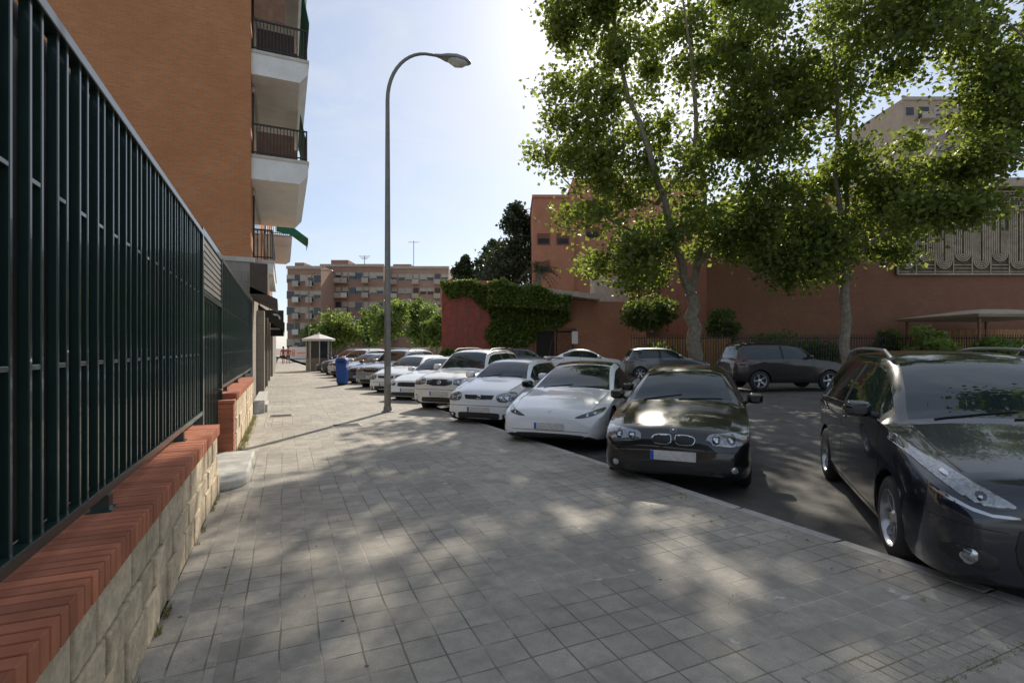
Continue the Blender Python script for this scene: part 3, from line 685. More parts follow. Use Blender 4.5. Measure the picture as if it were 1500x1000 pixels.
SAL=dict(L=4.6,W=1.79,H=1.44,fo=.85,wb=2.76,R=.32,hf=.76,cz=.98,cowl=1.35,wf=2.1,rr=3.2,rb=4.0,tz=1.04,sB=2.65,sQ=3.55,spokes=7,step=.07,wpl=.45)
def D_bmw():
    hl=chaikin([(.36,.635),(.42,.605),(.55,.585),(.70,.595),(.80,.635),(.83,.695),(.80,.738),(.68,.735),(.52,.728),(.38,.713)],2)
    kid=chaikin([(.022,.580),(.018,.690),(.06,.700),(.20,.695),(.25,.660),(.235,.605),(.20,.580)],1)
    kin=chaikin([(.028,.587),(.025,.684),(.062,.692),(.195,.687),(.242,.657),(.228,.609),(.196,.587)],1)
    d=[('headlight','lens',hl,True,.008,[('lamp','lensdark',circ(.47,.660,.056),.013),('lamp','lensdark',circ(.63,.664,.058),.013),('bulb','lampin',circ(.47,.660,.042),.017),('bulb','lampin',circ(.63,.664,.044),.017),('indicator','amber',chaikin([(.745,.64),(.79,.66),(.80,.695),(.75,.695)],1),.012)]),
       ('kidney_grille','chrome',kid,True,.004,[('grille_mesh','black',kin,.007)]),
       ('lower_intake','black',chaikin([(-.42,.25),(.42,.25),(.48,.31),(.40,.365),(-.40,.365),(-.48,.31)],1),False,.006),
       ('side_intake','black',chaikin([(.54,.27),(.76,.30),(.77,.39),(.56,.36)],1),True,.006,[('fog_lamp','bulb',circ(.665,.335,.036),.014)]),
       ('badge','alloy',circ(0,.738,.036,20,.72),False,.004,[('badge_ring','blackgl',circ(0,.738,.033,20,.72),.006),('badge_white','logowhite',circ(0,.738,.023,20,.72),.008)]),
       ('bumper_crease','black',[(-.70,.525),(.70,.525),(.70,.531),(-.70,.531)],False,.002)]
    for q in (0,math.pi): d[4][5].append(('badge_blue','eublue',[(0,.738)]+[(.022*math.cos(q+math.pi/2*k/5),.738+.0158*math.sin(q+math.pi/2*k/5)) for k in range(6)],.010))
    for k in range(1,8):
        y=.027+k*.0245; d[1][5].append(('grille_bar','alloy',[(y,.595),(y+.006,.595),(y+.006,.681),(y,.681)],.010))
    return d
def D_mpv():
    hl=chaikin([(.46,.715),(.60,.70),(.72,.745),(.83,.855),(.915,.995),(.905,1.04),(.80,.98),(.68,.855),(.52,.76)],2)
    d=[('headlight','lens',hl,True,.008,[('lamp','lensdark',circ(.635,.765,.034),.012),('bulb','lampin',circ(.635,.765,.026),.015),('lamp','lensdark',circ(.752,.858,.032),.012),('bulb','lampin',circ(.752,.858,.024),.015)]),
       ('headlight_trim','alloy',chaikin([(.46,.652),(.64,.652),(.83,.745),(.86,.79),(.64,.670),(.47,.670)],1),True,.004),
       ('grille','black',chaikin([(-.42,.26),(.42,.26),(.50,.42),(.46,.64),(-.46,.64),(-.50,.42)],1),False,.006),
       ('bumper_intake','black',chaikin([(.56,.30),(.82,.36),(.84,.46),(.58,.44)],1),True,.006,[('fog_lamp','chrome',circ(.71,.395,.050),.010),('fog_glass','lens',circ(.71,.395,.039),.016)]),
       ('bumper_crease','black',chaikin([(.52,.56),(.86,.60),(.86,.607),(.52,.567)],1),True,.002),
       ('badge','chrome',chaikin([(-.05,.73),(.05,.73),(.06,.81),(-.06,.81)],1),False,.008)]
    for z in (.32,.38,.44,.50,.56): d.append(('grille_bar','chrome',[(-.42,z),(.42,z),(.42,z+.012),(-.42,z+.012)],False,.016))
    return d
def D_ev():
    hl=chaikin([(.42,.565),(.56,.57),(.74,.61),(.86,.68),(.85,.72),(.76,.70),(.60,.645),(.46,.592)],2)
    return [('headlight','lensdark',hl,True,.010,[('lamp','bulb',circ(.63,.615,.022),.018),('lamp','bulb',circ(.73,.645,.022),.018)]),
       ('lower_intake','black',chaikin([(-.60,.225),(.60,.225),(.66,.265),(.52,.305),(-.52,.305),(-.66,.265)],1),False,.006),
       ('badge','alloy',[(-.032,.665),(.032,.665),(.03,.656),(.007,.65),(0,.61),(-.007,.65),(-.03,.656)],False,.006),
       ('bumper_crease','clad',[(-.66,.345),(.66,.345),(.66,.352),(-.66,.352)],False,.002)]
def D_hat(vw=True):
    hl=chaikin([(.40,.67),(.44,.61),(.58,.585),(.72,.615),(.78,.69),(.77,.78),(.66,.805),(.50,.785),(.39,.74)],2)
    d=[('headlight','lens',hl,True,.010,[('lamp','lensdark',circ(.50,.685,.062),.014),('lamp','lensdark',circ(.63,.69,.072),.014),('bulb','lampin',circ(.50,.685,.052),.018),('bulb','lampin',circ(.63,.69,.060),.018)]),
       ('grille','black',[(-.31,.655),(.31,.655),(.345,.738),(-.345,.738)],False,.003),
       ('grille_bar','chrome',[(-.30,.645),(.30,.645),(.302,.655),(-.302,.655)],False,.006),
       ('lower_intake','black',rr(-.48,.48,.245,.375),False,.006),
       ('side_intake','black',rr(.54,.73,.27,.36),True,.006,[('fog_lamp','bulb',circ(.62,.315,.034),.012)]),
       ('bumper_crease','clad',[(-.70,.51),(.70,.51),(.70,.520),(-.70,.520)],False,.002)]
    if vw:
        d.append(('badge','chrome',circ(0,.697,.046),False,.010,[('badge_field','blackgl',circ(0,.697,.040),.013),('badge_letter','chrome',[(-.028,.729),(-.019,.729),(0,.697),(.019,.729),(.028,.729),(.004,.687),(-.004,.687)],.017),('badge_letter','chrome',[(-.036,.709),(-.027,.705),(-.016,.675),(0,.694),(.016,.675),(.027,.705),(.036,.709),(.018,.662),(0,.680),(-.018,.662)],.017)]))
    return d
def D_suv(badge=True):
    hl=chaikin([(.40,.80),(.56,.77),(.74,.78),(.81,.84),(.80,.95),(.66,.965),(.46,.95),(.40,.90)],2)
    d=[('headlight','lens',hl,True,.012,[('lamp','lensdark',circ(.54,.865,.068),.016),('bulb','lampin',circ(.54,.865,.056),.02),('bulb','bulb',circ(.66,.87,.055),.02),('indicator','amber',chaikin([(.73,.81),(.79,.84),(.78,.92),(.73,.92)],1),.018)]),
       ('grille','black',chaikin([(-.36,.76),(.36,.76),(.38,.92),(-.38,.92)],1),False,.006),
       ('lower_intake','black',rr(-.5,.5,.34,.47),False,.006),
       ('fog_lamp','chrome',circ(.66,.47,.065),True,.01,[('fog_glass','bulb',circ(.66,.47,.05),.018)]),
       ('bumper_crease','clad',[(-.72,.66),(.72,.66),(.72,.67),(-.72,.67)],False,.003)]
    for z in (.795,.84,.885): d.append(('grille_bar','chrome',[(-.35,z),(.35,z),(.35,z+.014),(-.35,z+.014)],False,.012))
    if badge: d.append(('badge','chrome',circ(0,.85,.062,20,.72),False,.02,[('badge_field','blackgl',circ(0,.85,.05,20,.66),.026),('badge_mark','chrome',circ(0,.855,.022,16,1.1),.03)]))
    return d
def D_sal():
    hl=chaikin([(.44,.58),(.60,.57),(.78,.63),(.82,.70),(.72,.74),(.48,.69)],2)
    return [('headlight','lens',hl,True,.012,[('lamp','bulb',circ(.62,.64,.045),.02)]),('grille','black',rr(-.38,.38,.55,.68),False,.006),('lower_intake','black',rr(-.6,.6,.26,.38),False,.006),('grille_bar','chrome',[(-.36,.61),(.36,.61),(.36,.625),(-.36,.625)],False,.012)]
H1=(-.72,-.69)
RG='cars parked nose to the near kerb'
car('parked_car','glossy black people carrier at the right edge, nearest car to the camera',(4.43,1.25),H1,MPV,'p_black',D_mpv(),RG)
car('parked_car','dark graphite hatchback with twin rounded grilles beside the black people carrier',(4.16,4.70),H1,BMW,'p_grey',D_bmw(),RG)
car('parked_car','low white electric saloon without a grille, left of the dark graphite hatchback',(4.02,7.5),H1,EV,'p_white',D_ev(),RG)
car('parked_car','small white hatchback with round badge between electric saloon and ivory off-roader',(3.74,10.1),H1,HAT,'p_white2',D_hat(),RG)
car('parked_car','tall ivory off-roader with black roof rails and chrome barred grille',(3.62,12.7),H1,SUV,'p_ivory',D_suv(),RG)
car('parked_car','white saloon parked just right of the near lamp post',(3.45,15.5),H1,SAL,'p_white',D_sal(),RG)
car('parked_car','white hatchback half hidden behind the near lamp post',(3.32,18.5),H1,{**HAT,'step':.08},'p_white2',D_hat(False),RG)
car('parked_car','silver off-roader left of the near lamp post',(3.2,21.2),H1,{**SUV,'step':.09},'p_silver',D_suv(False),RG)
car('parked_car','slate grey hatchback in the row beyond the silver off-roader',(3.05,24.0),H1,{**HAT,'step':.09},'p_dgrey',D_hat(False),RG)
car('parked_car','silver hatchback in the row right of the blue litter bin',(2.9,26.8),H1,{**HAT,'step':.09},'p_silver',D_hat(False),RG)
car('parked_car','white off-roader far down the row behind the blue litter bin',(2.75,29.6),H1,{**SUV,'step':.09},'p_white',D_suv(False),RG)
car('parked_car','navy off-roader far down the row left of the blue litter bin',(2.6,32.6),H1,{**SUV,'step':.09},'p_navy',D_suv(False),RG)
car('parked_car','black saloon farthest down the near row',(2.45,35.6),H1,{**SAL,'step':.09},'p_black',D_sal(),RG)
H2=(.90,-.42); FG='cars parked under the trees across the road'
car('parked_car','dark brown off-roader parked side on under the trees',(16.55,13.05),(.93,-.36),{**SUV,'step':.07,'clad':False},'p_brown',D_suv(False),FG,center=True,zoff=.12)
car('parked_car','grey hatchback parked side on beside the plane tree trunk',(16.3,19.0),H2,{**HAT,'step':.07},'p_beige',D_hat(False),FG,center=True,zoff=.16)
car('parked_car','white saloon parked across the road in front of the brick church',(15.1,24.0),H2,SAL,'p_white2',D_sal(),FG,center=True,zoff=.14)
car('parked_car','dark grey hatchback farthest across the road by the ivy wall',(14.2,29.6),H2,{**HAT,'step':.09},'p_grey',D_hat(False),FG,center=True,zoff=.12)
car('parked_car','silver off-roader roof showing above the black people carrier',(16.5,4.6),(.93,-.36),{**SUV,'step':.09},'p_silver',D_suv(False),FG,center=True,zoff=.16)
car('parked_car','white saloon farther up the road behind the parked row',(8.4,44),(0,-1),SAL,'p_white',D_sal(),'cars far up the road',center=True)
car('parked_car','grey hatchback farther up the road near the distant trees',(7.6,51),(0,-1),{**HAT,'step':.1},'p_beige',D_hat(False),'cars far up the road',center=True)
# ---------------------------------------------------------------- foliage
LP=np.array([(0,-.5,0),(.40,.0,.10),(0,.55,0),(-.40,.0,.10)])
def leaves(name,C,size,m,parent=None,up=.5,sj=.35,asp=1.0):
    C=np.asarray(C,float); n=len(C); nr=np.random.normal(size=(n,3)); nr[:,2]+=up*np.sign(np.random.rand(n)-.15); nr/=np.linalg.norm(nr,axis=1)[:,None]
    a=np.random.normal(size=(n,3)); a-=nr*np.sum(a*nr,axis=1)[:,None]; a/=np.linalg.norm(a,axis=1)[:,None]; b=np.cross(nr,a)
    s=size*(1+sj*np.random.uniform(-1,1,n)); k=len(LP)
    P=C[:,None,:]+s[:,None,None]*(LP[None,:,0,None]*asp*b[:,None,:]+LP[None,:,1,None]*a[:,None,:]+LP[None,:,2,None]*nr[:,None,:])
    me=bpy.data.meshes.new(name); me.vertices.add(n*k); me.vertices.foreach_set('co',P.reshape(-1)); me.loops.add(n*k); me.loops.foreach_set('vertex_index',np.arange(n*k)); me.polygons.add(n); me.polygons.foreach_set('loop_start',np.arange(0,n*k,k)); me.polygons.foreach_set('loop_total',np.full(n,k)); me.update(calc_edges=True); me.validate()
    me.materials.append(M[m]); o=bpy.data.objects.new(name,me); COL.objects.link(o)
    if parent is not None: o.parent=parent
    return o
def incl(cl,n,flat=.75,soft=False):
    out=[]
    for (c,r) in cl:
        q=np.random.normal(size=(n,3))
        if soft: q*=r*.50
        else: q/=np.linalg.norm(q,axis=1)[:,None]; q*= (np.random.rand(n,1)**.45)*r
        q[:,2]*=flat; out.append(np.array(c)+q)
    return np.concatenate(out)
def bigtree(label,px,d,limbs,ells,nper,nl,ls,r0,group,cr=(.7,1.3),dsc=1.0,nu=900):
    base=W(px,d,roadz(20)+.13); root=empty('plane_tree',base,label,'tree',group)
    def loc(x,y,dd=0): 
        p=W(x,d,0); p=Vector((p.x,p.y,0))+Vector((FW.x,FW.y,0))*dd; return Vector((p.x,p.y,ZZ(y,d)))-base
    sk=[];b=MB()
    def branch(pts,ra,rb_):
        n=len(pts); P=[]
        for i in range(n-1):
            p0,p1,p2,p3=pts[max(i-1,0)],pts[i],pts[i+1],pts[min(i+2,n-1)]
            for q in range(4):
                t_=q/4; P.append(.5*((2*p1)+(p2-p0)*t_+(2*p0-5*p1+4*p2-p3)*t_*t_+(3*p1-p0-3*p2+p3)*t_**3))
        P.append(pts[-1]); m=len(P); R_=[ra+(rb_-ra)*(i/(m-1))**.8 for i in range(m)]
        P=[p+Vector((random.gauss(0,.3*r),random.gauss(0,.3*r),0)) if 0<i<m-1 else p for i,(p,r) in enumerate(zip(P,R_))]
        b.tube(P,R_,9 if ra>.1 else 5); sk.extend(zip(P,R_))
    for lm,ra,rb_ in limbs:
        pts=[loc(*q) for q in lm]
        if lm[0][1]>505: pts[0]=Vector((0,0,-.1)); b.tube([(0,0,-.1),(0,0,.12),(0,0,.45)],[r0*1.5,r0*1.2,r0*.98],10)
        branch(pts,ra,rb_)
    cl=[];ex=[]
    for (x,y,rx,ry) in ells:
        rw=rx*d/750
        for k in range(nper):
            q=np.random.normal(size=3); q/=np.linalg.norm(q); q*=random.random()**.33
            cl.append((loc(x+q[0]*rx,y+q[1]*ry,q[2]*rw*dsc),random.uniform(*cr)))
        c=loc(x,y); q=np.random.normal(size=(nu,3)); q/=np.linalg.norm(q,axis=1)[:,None]; q*=np.random.rand(nu,1)**.36
        rt=np.array((RT.x,RT.y,0)); fw=np.array((FW.x,FW.y,0)); ex.append(np.array(c)[None,:]+q[:,0:1]*rw*rt+q[:,2:3]*rw*dsc*fw+q[:,1:2]*np.array((0,0,ry*d/750)))
    cl.sort(key=lambda c:min((c[0]-s[0]).length for s in sk))
    for c,r in cl:
        best=min(sk,key=lambda s:(c-s[0]).length*(1.0 if s[0].z<c.z+.3 else 1.8))
        p0=best[0]; dv=c-p0; mid=p0+dv*.5+Vector((0,0,.12*dv.length)); ra=max(.02,min(best[1]*.6,.028*dv.length+.014)); branch([p0,mid,c],ra,.014)
        for k in range(2):
            e=c+Vector((random.uniform(-1,1),random.uniform(-1,1),random.uniform(-.5,.7)))*r*.7; b.tube([c,(c+e)/2+Vector((0,0,.05)),e],[.014,.01,.005],4)
    b.build('trunk','bark',root,smooth=True)
    C=np.concatenate([incl([(tuple(c),r) for c,r in cl],nl,.75,True)]+ex); leaves('crown',C,ls,'leaf',root)
    return root
TG='plane trees across the road'
bigtree('big plane tree with a forked trunk leaning left behind the grey hatchback',1020,25,
 [([(1020,520),(1018,480),(1012,430)],.38,.29),([(1012,430),(985,370,-.5),(962,300,-1),(935,210,-1),(915,120,0),(900,20,0),(905,-60)],.23,.05),([(1012,430),(1030,360,.5),(1042,260,1),(1030,150,1),(1010,20),(1000,-110)],.21,.05),([(1022,390),(1060,320,-1.5),(1085,230,-2.5),(1085,130,-3)],.14,.04),([(985,370),(930,330,1),(880,290,2),(830,240,2)],.13,.03),([(962,300),(1000,230,-1.5),(985,120,-2.5),(960,0,-3)],.12,.03)],
 [(890,300,88,75),(840,215,68,68),(990,335,105,55),(870,120,78,82),(975,190,105,110),(1055,250,70,95),(925,30,95,85),(1035,60,95,110),(950,-80,115,85),(915,388,78,34),(1070,-80,100,80),(855,15,50,65),(1095,60,60,110),(1090,335,60,55)],12,245,.225,.38,TG,cr=(.68,1.22),nu=430)
bigtree('slender plane tree with a thin trunk in front of the dark church wall',1240,22,
 [([(1240,512),(1238,440),(1240,360)],.22,.17),([(1240,360),(1225,260),(1205,150,-1),(1190,30,-1)],.13,.03),([(1240,360),(1262,270,1),(1270,160,1),(1265,20,1)],.12,.03),([(1238,390),(1285,330,-1.2),(1330,260,-1.8)],.07,.02),([(1240,370),(1190,320,1),(1150,270,1.5)],.07,.02)],
 [(1170,200,85,105),(1240,105,100,95),(1160,60,90,90),(1280,255,70,60),(1260,345,85,42),(1145,320,65,55),(1230,-40,120,80),(1115,150,55,110),(1175,385,70,26),(1330,300,55,36)],12,235,.205,.22,TG,cr=(.62,1.15),nu=400)
bigtree('plane tree with hanging branches at the right edge of the view',1575,18,
 [([(1575,520),(1570,430),(1560,330)],.26,.2),([(1560,330),(1520,230,-1),(1460,150,-2),(1400,90,-2)],.13,.03),([(1560,330),(1570,200),(1550,60),(1540,-80)],.15,.04),([(1560,360),(1500,300,-1),(1440,260,-1.5),(1390,240,-1.5)],.08,.02)],
 [(1450,50,110,80),(1485,165,75,50),(1345,38,95,62),(1560,100,110,110),(1500,-40,130,80),(1420,240,65,20),(1330,-40,95,65),(1640,200,90,90),(1500,110,70,70),(1390,305,48,15)],12,230,.18,.26,TG,cr=(.6,1.12),nu=400)
bigtree('unseen plane tree added past the right edge to reflect in the near windscreen',3300,3.4,  # unseen tree, added for the windscreen reflection and to cut sky light in front
 [([(3300,520),(3300,-400)],.26,.2),([(3300,-400),(3000,-1100),(2800,-1900)],.14,.04),([(3300,-400),(3500,-1200),(3700,-1900)],.14,.04)],
 [(3000,-1400,900,420),(2300,-1300,700,350),(3400,-1800,900,450),(3800,-1300,700,400),(2500,-1900,800,350)],9,150,.26,.26,TG,nu=500)
def shrub(name,label,c,rx,ry,rz,n,ls,m='ivy',group=None,cat='shrub',k=14):
    r=empty(name,c,label,cat,group); cl=[]
    for i in range(k):
        q=np.random.normal(size=3); q/=np.linalg.norm(q); q*=random.random()**.3; cl.append(((q[0]*rx*.75,q[1]*ry*.75,rz+q[2]*rz*.75),.38*max(rx,rz)))
    b=MB()
    for cc,rr_ in cl: b.tube([(0,0,-.05),(cc[0]*.4,cc[1]*.4,cc[2]*.5),cc],[.04,.03,.01],5)
    b.build('stem','bark',r); C=incl(cl,n//k,.9); C=C[C[:,2]>.05]; leaves('foliage',C,ls,m,r); return r
def smalltree(name,label,px,d,ytop,ybase,wpx,n,ls,m,group=None,conic=False,k=30,zb=0):
    base=W(px,d,zb); r=empty(name,base,label,'tree',group); zt=ZZ(ytop,d)-zb; z0=ZZ(ybase,d)-zb; rw=wpx/2*d/750; cl=[];b=MB()
    b.tube([(0,0,-.1),(.05,0,zt*.3),(-.05,.05,zt*.6),(0,0,zt*.96)],[.12+.015*zt,.1+.012*zt,.05+.006*zt,.02],8)
    for i in range(k):
        if conic:
            h=random.random()**.8; a=random.uniform(0,6.28); rad=rw*(1-h)**.55*random.uniform(.3,1.1); c=(math.cos(a)*rad,math.sin(a)*rad,z0+(zt-z0)*h*.96); cl.append((c,rw*.34*(1.15-h*.7)))
        else:
            q=np.random.normal(size=3); q/=np.linalg.norm(q); q*=random.random()**.35; c=(q[0]*rw*.8,q[1]*rw*.8,(z0+zt)/2+q[2]*(zt-z0)*.4); cl.append((c,rw*random.uniform(.25,.42)))
        b.tube([(0,0,max(.5,c[2]*.7)),(c[0]*.5,c[1]*.5,c[2]*.9),c],[.05,.035,.01],4)
    b.build('trunk','bark',r); C=incl(cl,n//k,.8,True); leaves('crown',C,ls,m,r,up=.3); return r
smalltree('conifer','small dark conifer standing behind the low ivy wall',682,62,374,420,42,4500,.34,'leaf3','dark conifers',True,40)
smalltree('conifer','tall dark conifer beside the brick tower',757,58,298,425,110,12000,.36,'leaf3','dark conifers',True,70)
smalltree('conifer','middle dark conifer between the small one and the brick tower',722,64,352,425,62,6500,.36,'leaf3','dark conifers',True,50)
smalltree('street_tree','small bright green street tree near the white kiosk',494,66,455,512,72,5200,.34,'leaf2','distant street trees')
smalltree('street_tree','round green street tree left of the distant lamp',572,72,430,512,66,5500,.36,'leaf2','distant street trees')
smalltree('street_tree','round green street tree behind the distant lamp',618,78,432,514,62,5500,.38,'ivy','distant street trees')
smalltree('street_tree','dark green street tree between the two distant lamps',540,92,446,512,50,4500,.4,'ivy','distant street trees')
smalltree('street_tree','low green street tree right of the distant lamp, before the red wall',640,70,452,512,44,4000,.36,'ivy','distant street trees')
smalltree('street_tree','pale street tree at the end of the shops',462,90,470,515,40,3500,.36,'leaf2','distant street trees')
p=W(788,44,.3); r=empty('palm_tree',p,'dark palm with drooping fronds behind the sloping church roof','tree')
zc=ZZ(398,44)-.3; b=MB(); b.tube([(0,0,0),(.1,0,zc*.5),(0,0,zc)],[.3,.25,.28],10); b.build('trunk','bark',r); b=MB()
for k in range(30):
    a=random.uniform(0,6.28); e=random.uniform(-.2,1.2); l=random.uniform(1.7,2.4); pts=[]
    for i in range(8):
        t_=i/7; pts.append(Vector((math.cos(a)*math.cos(e)*l*t_,math.sin(a)*math.cos(e)*l*t_,zc+math.sin(e)*l*t_-1.1*t_*t_)))
    b.tube(pts,[.03]*7+[.008],4)
    for i in range(1,8):
        for s_ in (-1,1):
            q=pts[i]; sd_=Vector((-math.sin(a),math.cos(a),-.35))*s_*.55*(1.1-i/10); dn=(pts[i]-pts[i-1])*.5
            b.add([q-dn*.25,q+dn*.25,q+sd_+dn],[(0,1,2)])
b.build('fronds','palm',r,norm=False)
# ---------------------------------------------------------------- church
D=40; o=W(647,D,.22); CH=empty('church_building',o,'low red brick church with a sloping roof edge and ivy on its front','building',rz=-A)
X=lambda px:(px-647)*D/750
b=MB(); b.xzprism([(0,0),(15.5,0),(15.5,5.0),(11.9,5.05),(3.9,6.0),(3.9,6.65),(0,6.75)],0,9); b.build('wall','brickchurch',CH)
b=MB(); x=.03
while x<3.85: b.mm(x,x+.11,-.05,-.003,.35,5.6); x+=.16
b.mm(0,3.9,-.03,-.002,.3,5.65); b.build('ribbed_panel','redpanel',CH)
b=MB(); b.add([(3.7,-1.3,6.42),(12.2,-1.3,5.45),(12.2,8,5.45),(3.7,8,6.42),(3.7,-1.3,6.12),(12.2,-1.3,5.05),(12.2,8,5.05),(3.7,8,6.12)],[(0,1,2,3),(4,5,6,7),(0,1,5,4),(1,2,6,5),(2,3,7,6),(3,0,4,7)]); b.build('roof_slab','concrete',CH)
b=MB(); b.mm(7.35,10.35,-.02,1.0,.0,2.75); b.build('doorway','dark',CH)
b=MB(); b.mm(7.2,7.4,-.12,-.0,0,2.9); b.mm(10.3,10.5,-.12,-.0,0,2.9); b.mm(7.2,10.5,-.12,-.0,2.78,2.95); b.mm(8.8,8.92,-.1,-.022,0,2.75); b.build('door_frame','wood',CH)
b=MB(); b.mm(9.0,10.2,-.06,-.024,.1,2.6); b.build('door','wood',CH)
def ivy(name,label,root_o,poly,n,ls,dep=.35):
    x0,x1=min(p[0] for p in poly),max(p[0] for p in poly); z0,z1=min(p[1] for p in poly),max(p[1] for p in poly); C=[]
    while len(C)<n:
        x,z=random.uniform(x0,x1),random.uniform(z0,z1)
        xx,zz=x+.25*math.sin(z*3.1)+random.gauss(0,.1),z+.2*math.sin(x*2.3)+random.gauss(0,.1)
        if inpoly(xx,zz,poly): C.append((x,-abs(random.gauss(.03,dep*.35))-.06-.08*(1+math.sin(x*2.7)*math.sin(z*2.2))-(1.32 if z>4.6-.06*(x-3.9) and x>3.7 else 0),z))
    r=empty(name,root_o.location,label,'plant',rz=-A); b=MB()
    for k in range(14):
        xx=random.uniform(x0+.5,x1-.5); pts=[(xx,-.05,0)]
        for i in range(6): pts.append((pts[-1][0]+random.uniform(-.4,.4),-.06,pts[-1][2]+z1/7.5))
        b.tube(pts,.02,4)
    b.build('stem','bark',r); leaves('foliage',C,ls,'ivy',r,up=.1); return r
PX=lambda px,py:(X(px),ZZ(py,D)-.22)
ivy('ivy','green ivy covering the upper church front beside the ribbed red panel',CH,[PX(646,410),PX(700,413),PX(770,421),PX(835,440),PX(832,470),PX(800,480),PX(785,500),PX(760,507),PX(715,508),PX(718,450),PX(690,438),PX(650,430)],13000,.22)
for i,(px,w_) in enumerate(((655,.55),(672,.6),(690,.55),(708,.6),(727,.55))):
    c=W(px,38.3,.2); shrub('round_bush',['leftmost clipped round bush below the ribbed red church panel','second clipped round bush from the left below the red church panel','middle clipped round bush below the red church panel','fourth clipped round bush from the left below the church front','rightmost clipped round bush below the ivy'][i],c,w_,w_,.75,900,.16,'ivy','round bushes below the church')
b=MB(); b.mm(0,3.2,0,2.5,0,7.5); c=W(871,43,.2); tag(b.build('rendered_block','cream',loc=c,rz=-A),'pale rendered block rising behind the church roof edge','building')
d=50; T=empty('brick_tower',W(781,d,.2),'tall orange brick block with few dark windows behind the church','building',rz=-A)
q=lambda px,py:((px-781)*d/750,ZZ(py,d)-.2)
b=MB(); b.mm(0,4,0,10,0,q(0,290)[1]); b.mm(4,17,.8,11,0,q(0,262)[1]); b.build('wall','bricktower',T)
b=MB(); b.mm(-.1,4.1,-.1,10.1,q(0,290)[1],q(0,290)[1]+.3); b.mm(3.95,17.1,.7,11.1,q(0,262)[1],q(0,262)[1]+.3); b.build('parapet','bricktower',T)
for px,py in ((787,342),(787,383),(815,342),(860,330),(860,380),(900,330),(900,380)):
    x,z=q(px,py); yy=0 if x<3 else .8; b=MB(); b.mm(x,x+1.25,yy-.06,yy-.002,z-1.1,z); o_=b.build('window','shutter2',T); b=MB(); b.mm(x+.1,x+1.15,yy-.075,yy-.062,z-1.0,z-.5); b.build('pane','winglass',o_)
d=31; Hh=empty('church_hall',W(1035,d,.2),'large dark brick church hall behind the trees on the right','building',rz=-A)
x=lambda px:(px-1035)*d/750
b=MB(); b.mm(0,26,0,14,0,9.6); b.mm(8,26,.8,14,9.6,11.0); b.build('wall','brickdark',Hh)
b=MB(); b.mm(-.3,26,-.5,.78,9.6,9.9); b.mm(13,26,-.7,14,11.0,11.5); b.build('roof_edge','lattice',Hh)
b=MB(); x0,x1,z0,z1=x(1312),x(1545),ZZ(402,d)-.2,ZZ(282,d)-.2
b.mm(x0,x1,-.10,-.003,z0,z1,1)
def bar(pts,r=.075): b.tube(pts,r,4,0)
bar([(x0,-.16,z0),(x1,-.16,z0)],.07); bar([(x0,-.16,z1),(x1,-.16,z1)],.07); bar([(x0,-.16,z0),(x0,-.16,z1)],.07)
cx=x0+.56; kk=0
while cx<x1-.3:
    for rr_ in (.46,.34,.22,.10):
        zc=z0+.8+.45*(kk%2); tp=z1-.25-(1.5 if rr_>.28 else .6)*(.6+.4*((kk*7)%3)); pts=[(cx-rr_,-.15,tp)]+[(cx-rr_*math.cos(q_),-.15,zc-rr_*math.sin(q_)) for q_ in np.linspace(0,math.pi,7)]+[(cx+rr_,-.15,tp)]; bar(pts,.05)
    zz=tp+.25
    while zz<z1-.1: bar([(cx-.5,-.145,zz),(cx+.5,-.145,zz)],.04); zz+=.22
    for dx in (-.52,-.26,0,.26): bar([(cx+dx,-.15,tp+.1),(cx+dx,-.15,z1)],.04)
    zz=z0+.15
    while zz<zc-.5: bar([(cx-.5,-.145,zz),(cx+.5,-.145,zz)],.035); zz+=.2
    bar([(cx+.56,-.15,z0),(cx+.56,-.15,z1)],.045); cx+=1.12; kk+=1
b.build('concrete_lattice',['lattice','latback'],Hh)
def picket(label,px0,px1,d,z1,m,sp,wd,name='railing_fence'):
    r=empty(name,W(px0,d,.2),label,'fence',rz=-A); L=(px1-px0)*d/750; b=MB(); x=0
    while x<L: b.box((x,0,z1/2),(wd,wd*.8,z1)); x+=sp
    b.build('pickets',m,r); b=MB(); b.mm(0,L,.02,.06,z1*.9,z1*.9+.05); b.mm(0,L,.02,.06,.15,.2); b.build('rail','rail',r); return r
picket('brown reed screen fence between the church front and the plane tree',925,1072,28,2.0,'reed',.045,.04,'reed_fence')
picket('orange brown reed screen fence under the pavilion roof at the right',1385,1560,29.8,2.5,'reed',.045,.04,'reed_fence')
picket('dark metal railing running in front of the church hall',925,1560,26,2.1,'black',.13,.03)
for i,(px,dd,rx,rz_,lab) in enumerate(((1130,27.5,2.0,1.15,'dark hedge behind the railing left of the slender tree'),(1200,28,1.7,1.0,'dark hedge behind the railing next to the slender tree'),(1295,27.5,1.6,1.2,'leafy bush behind the railing right of the slender tree'),(1365,25,1.3,1.35,'light green bush in front of the pavilion roof'),(1465,25,1.5,1.0,'leafy bush below the pavilion roof at the right edge'),(965,27,1.6,.8,'low dark bush behind the railing left of the forked trunk'))):
    shrub('bush',lab,W(px,dd,.2),rx,1.0,rz_,2600,.2,'leaf2' if i in (3,4) else 'leafdark','bushes by the church hall',k=22)
shrub('climber','dark leafy climber hanging over the wall left of the plane trunk',W(955,31,2.6),2.3,.9,1.0,3500,.22,'leafdark','hanging climbers',k=24)
shrub('climber','dark leafy climber on the hall corner right of the plane trunk',W(1062,30,1.5),1.0,.7,1.4,2200,.22,'leafdark','hanging climbers',k=18)
P_=empty('pavilion',W(1440,27.5,.2),'garden pavilion with a thin pale tan roof behind the railing','pavilion',rz=-A)
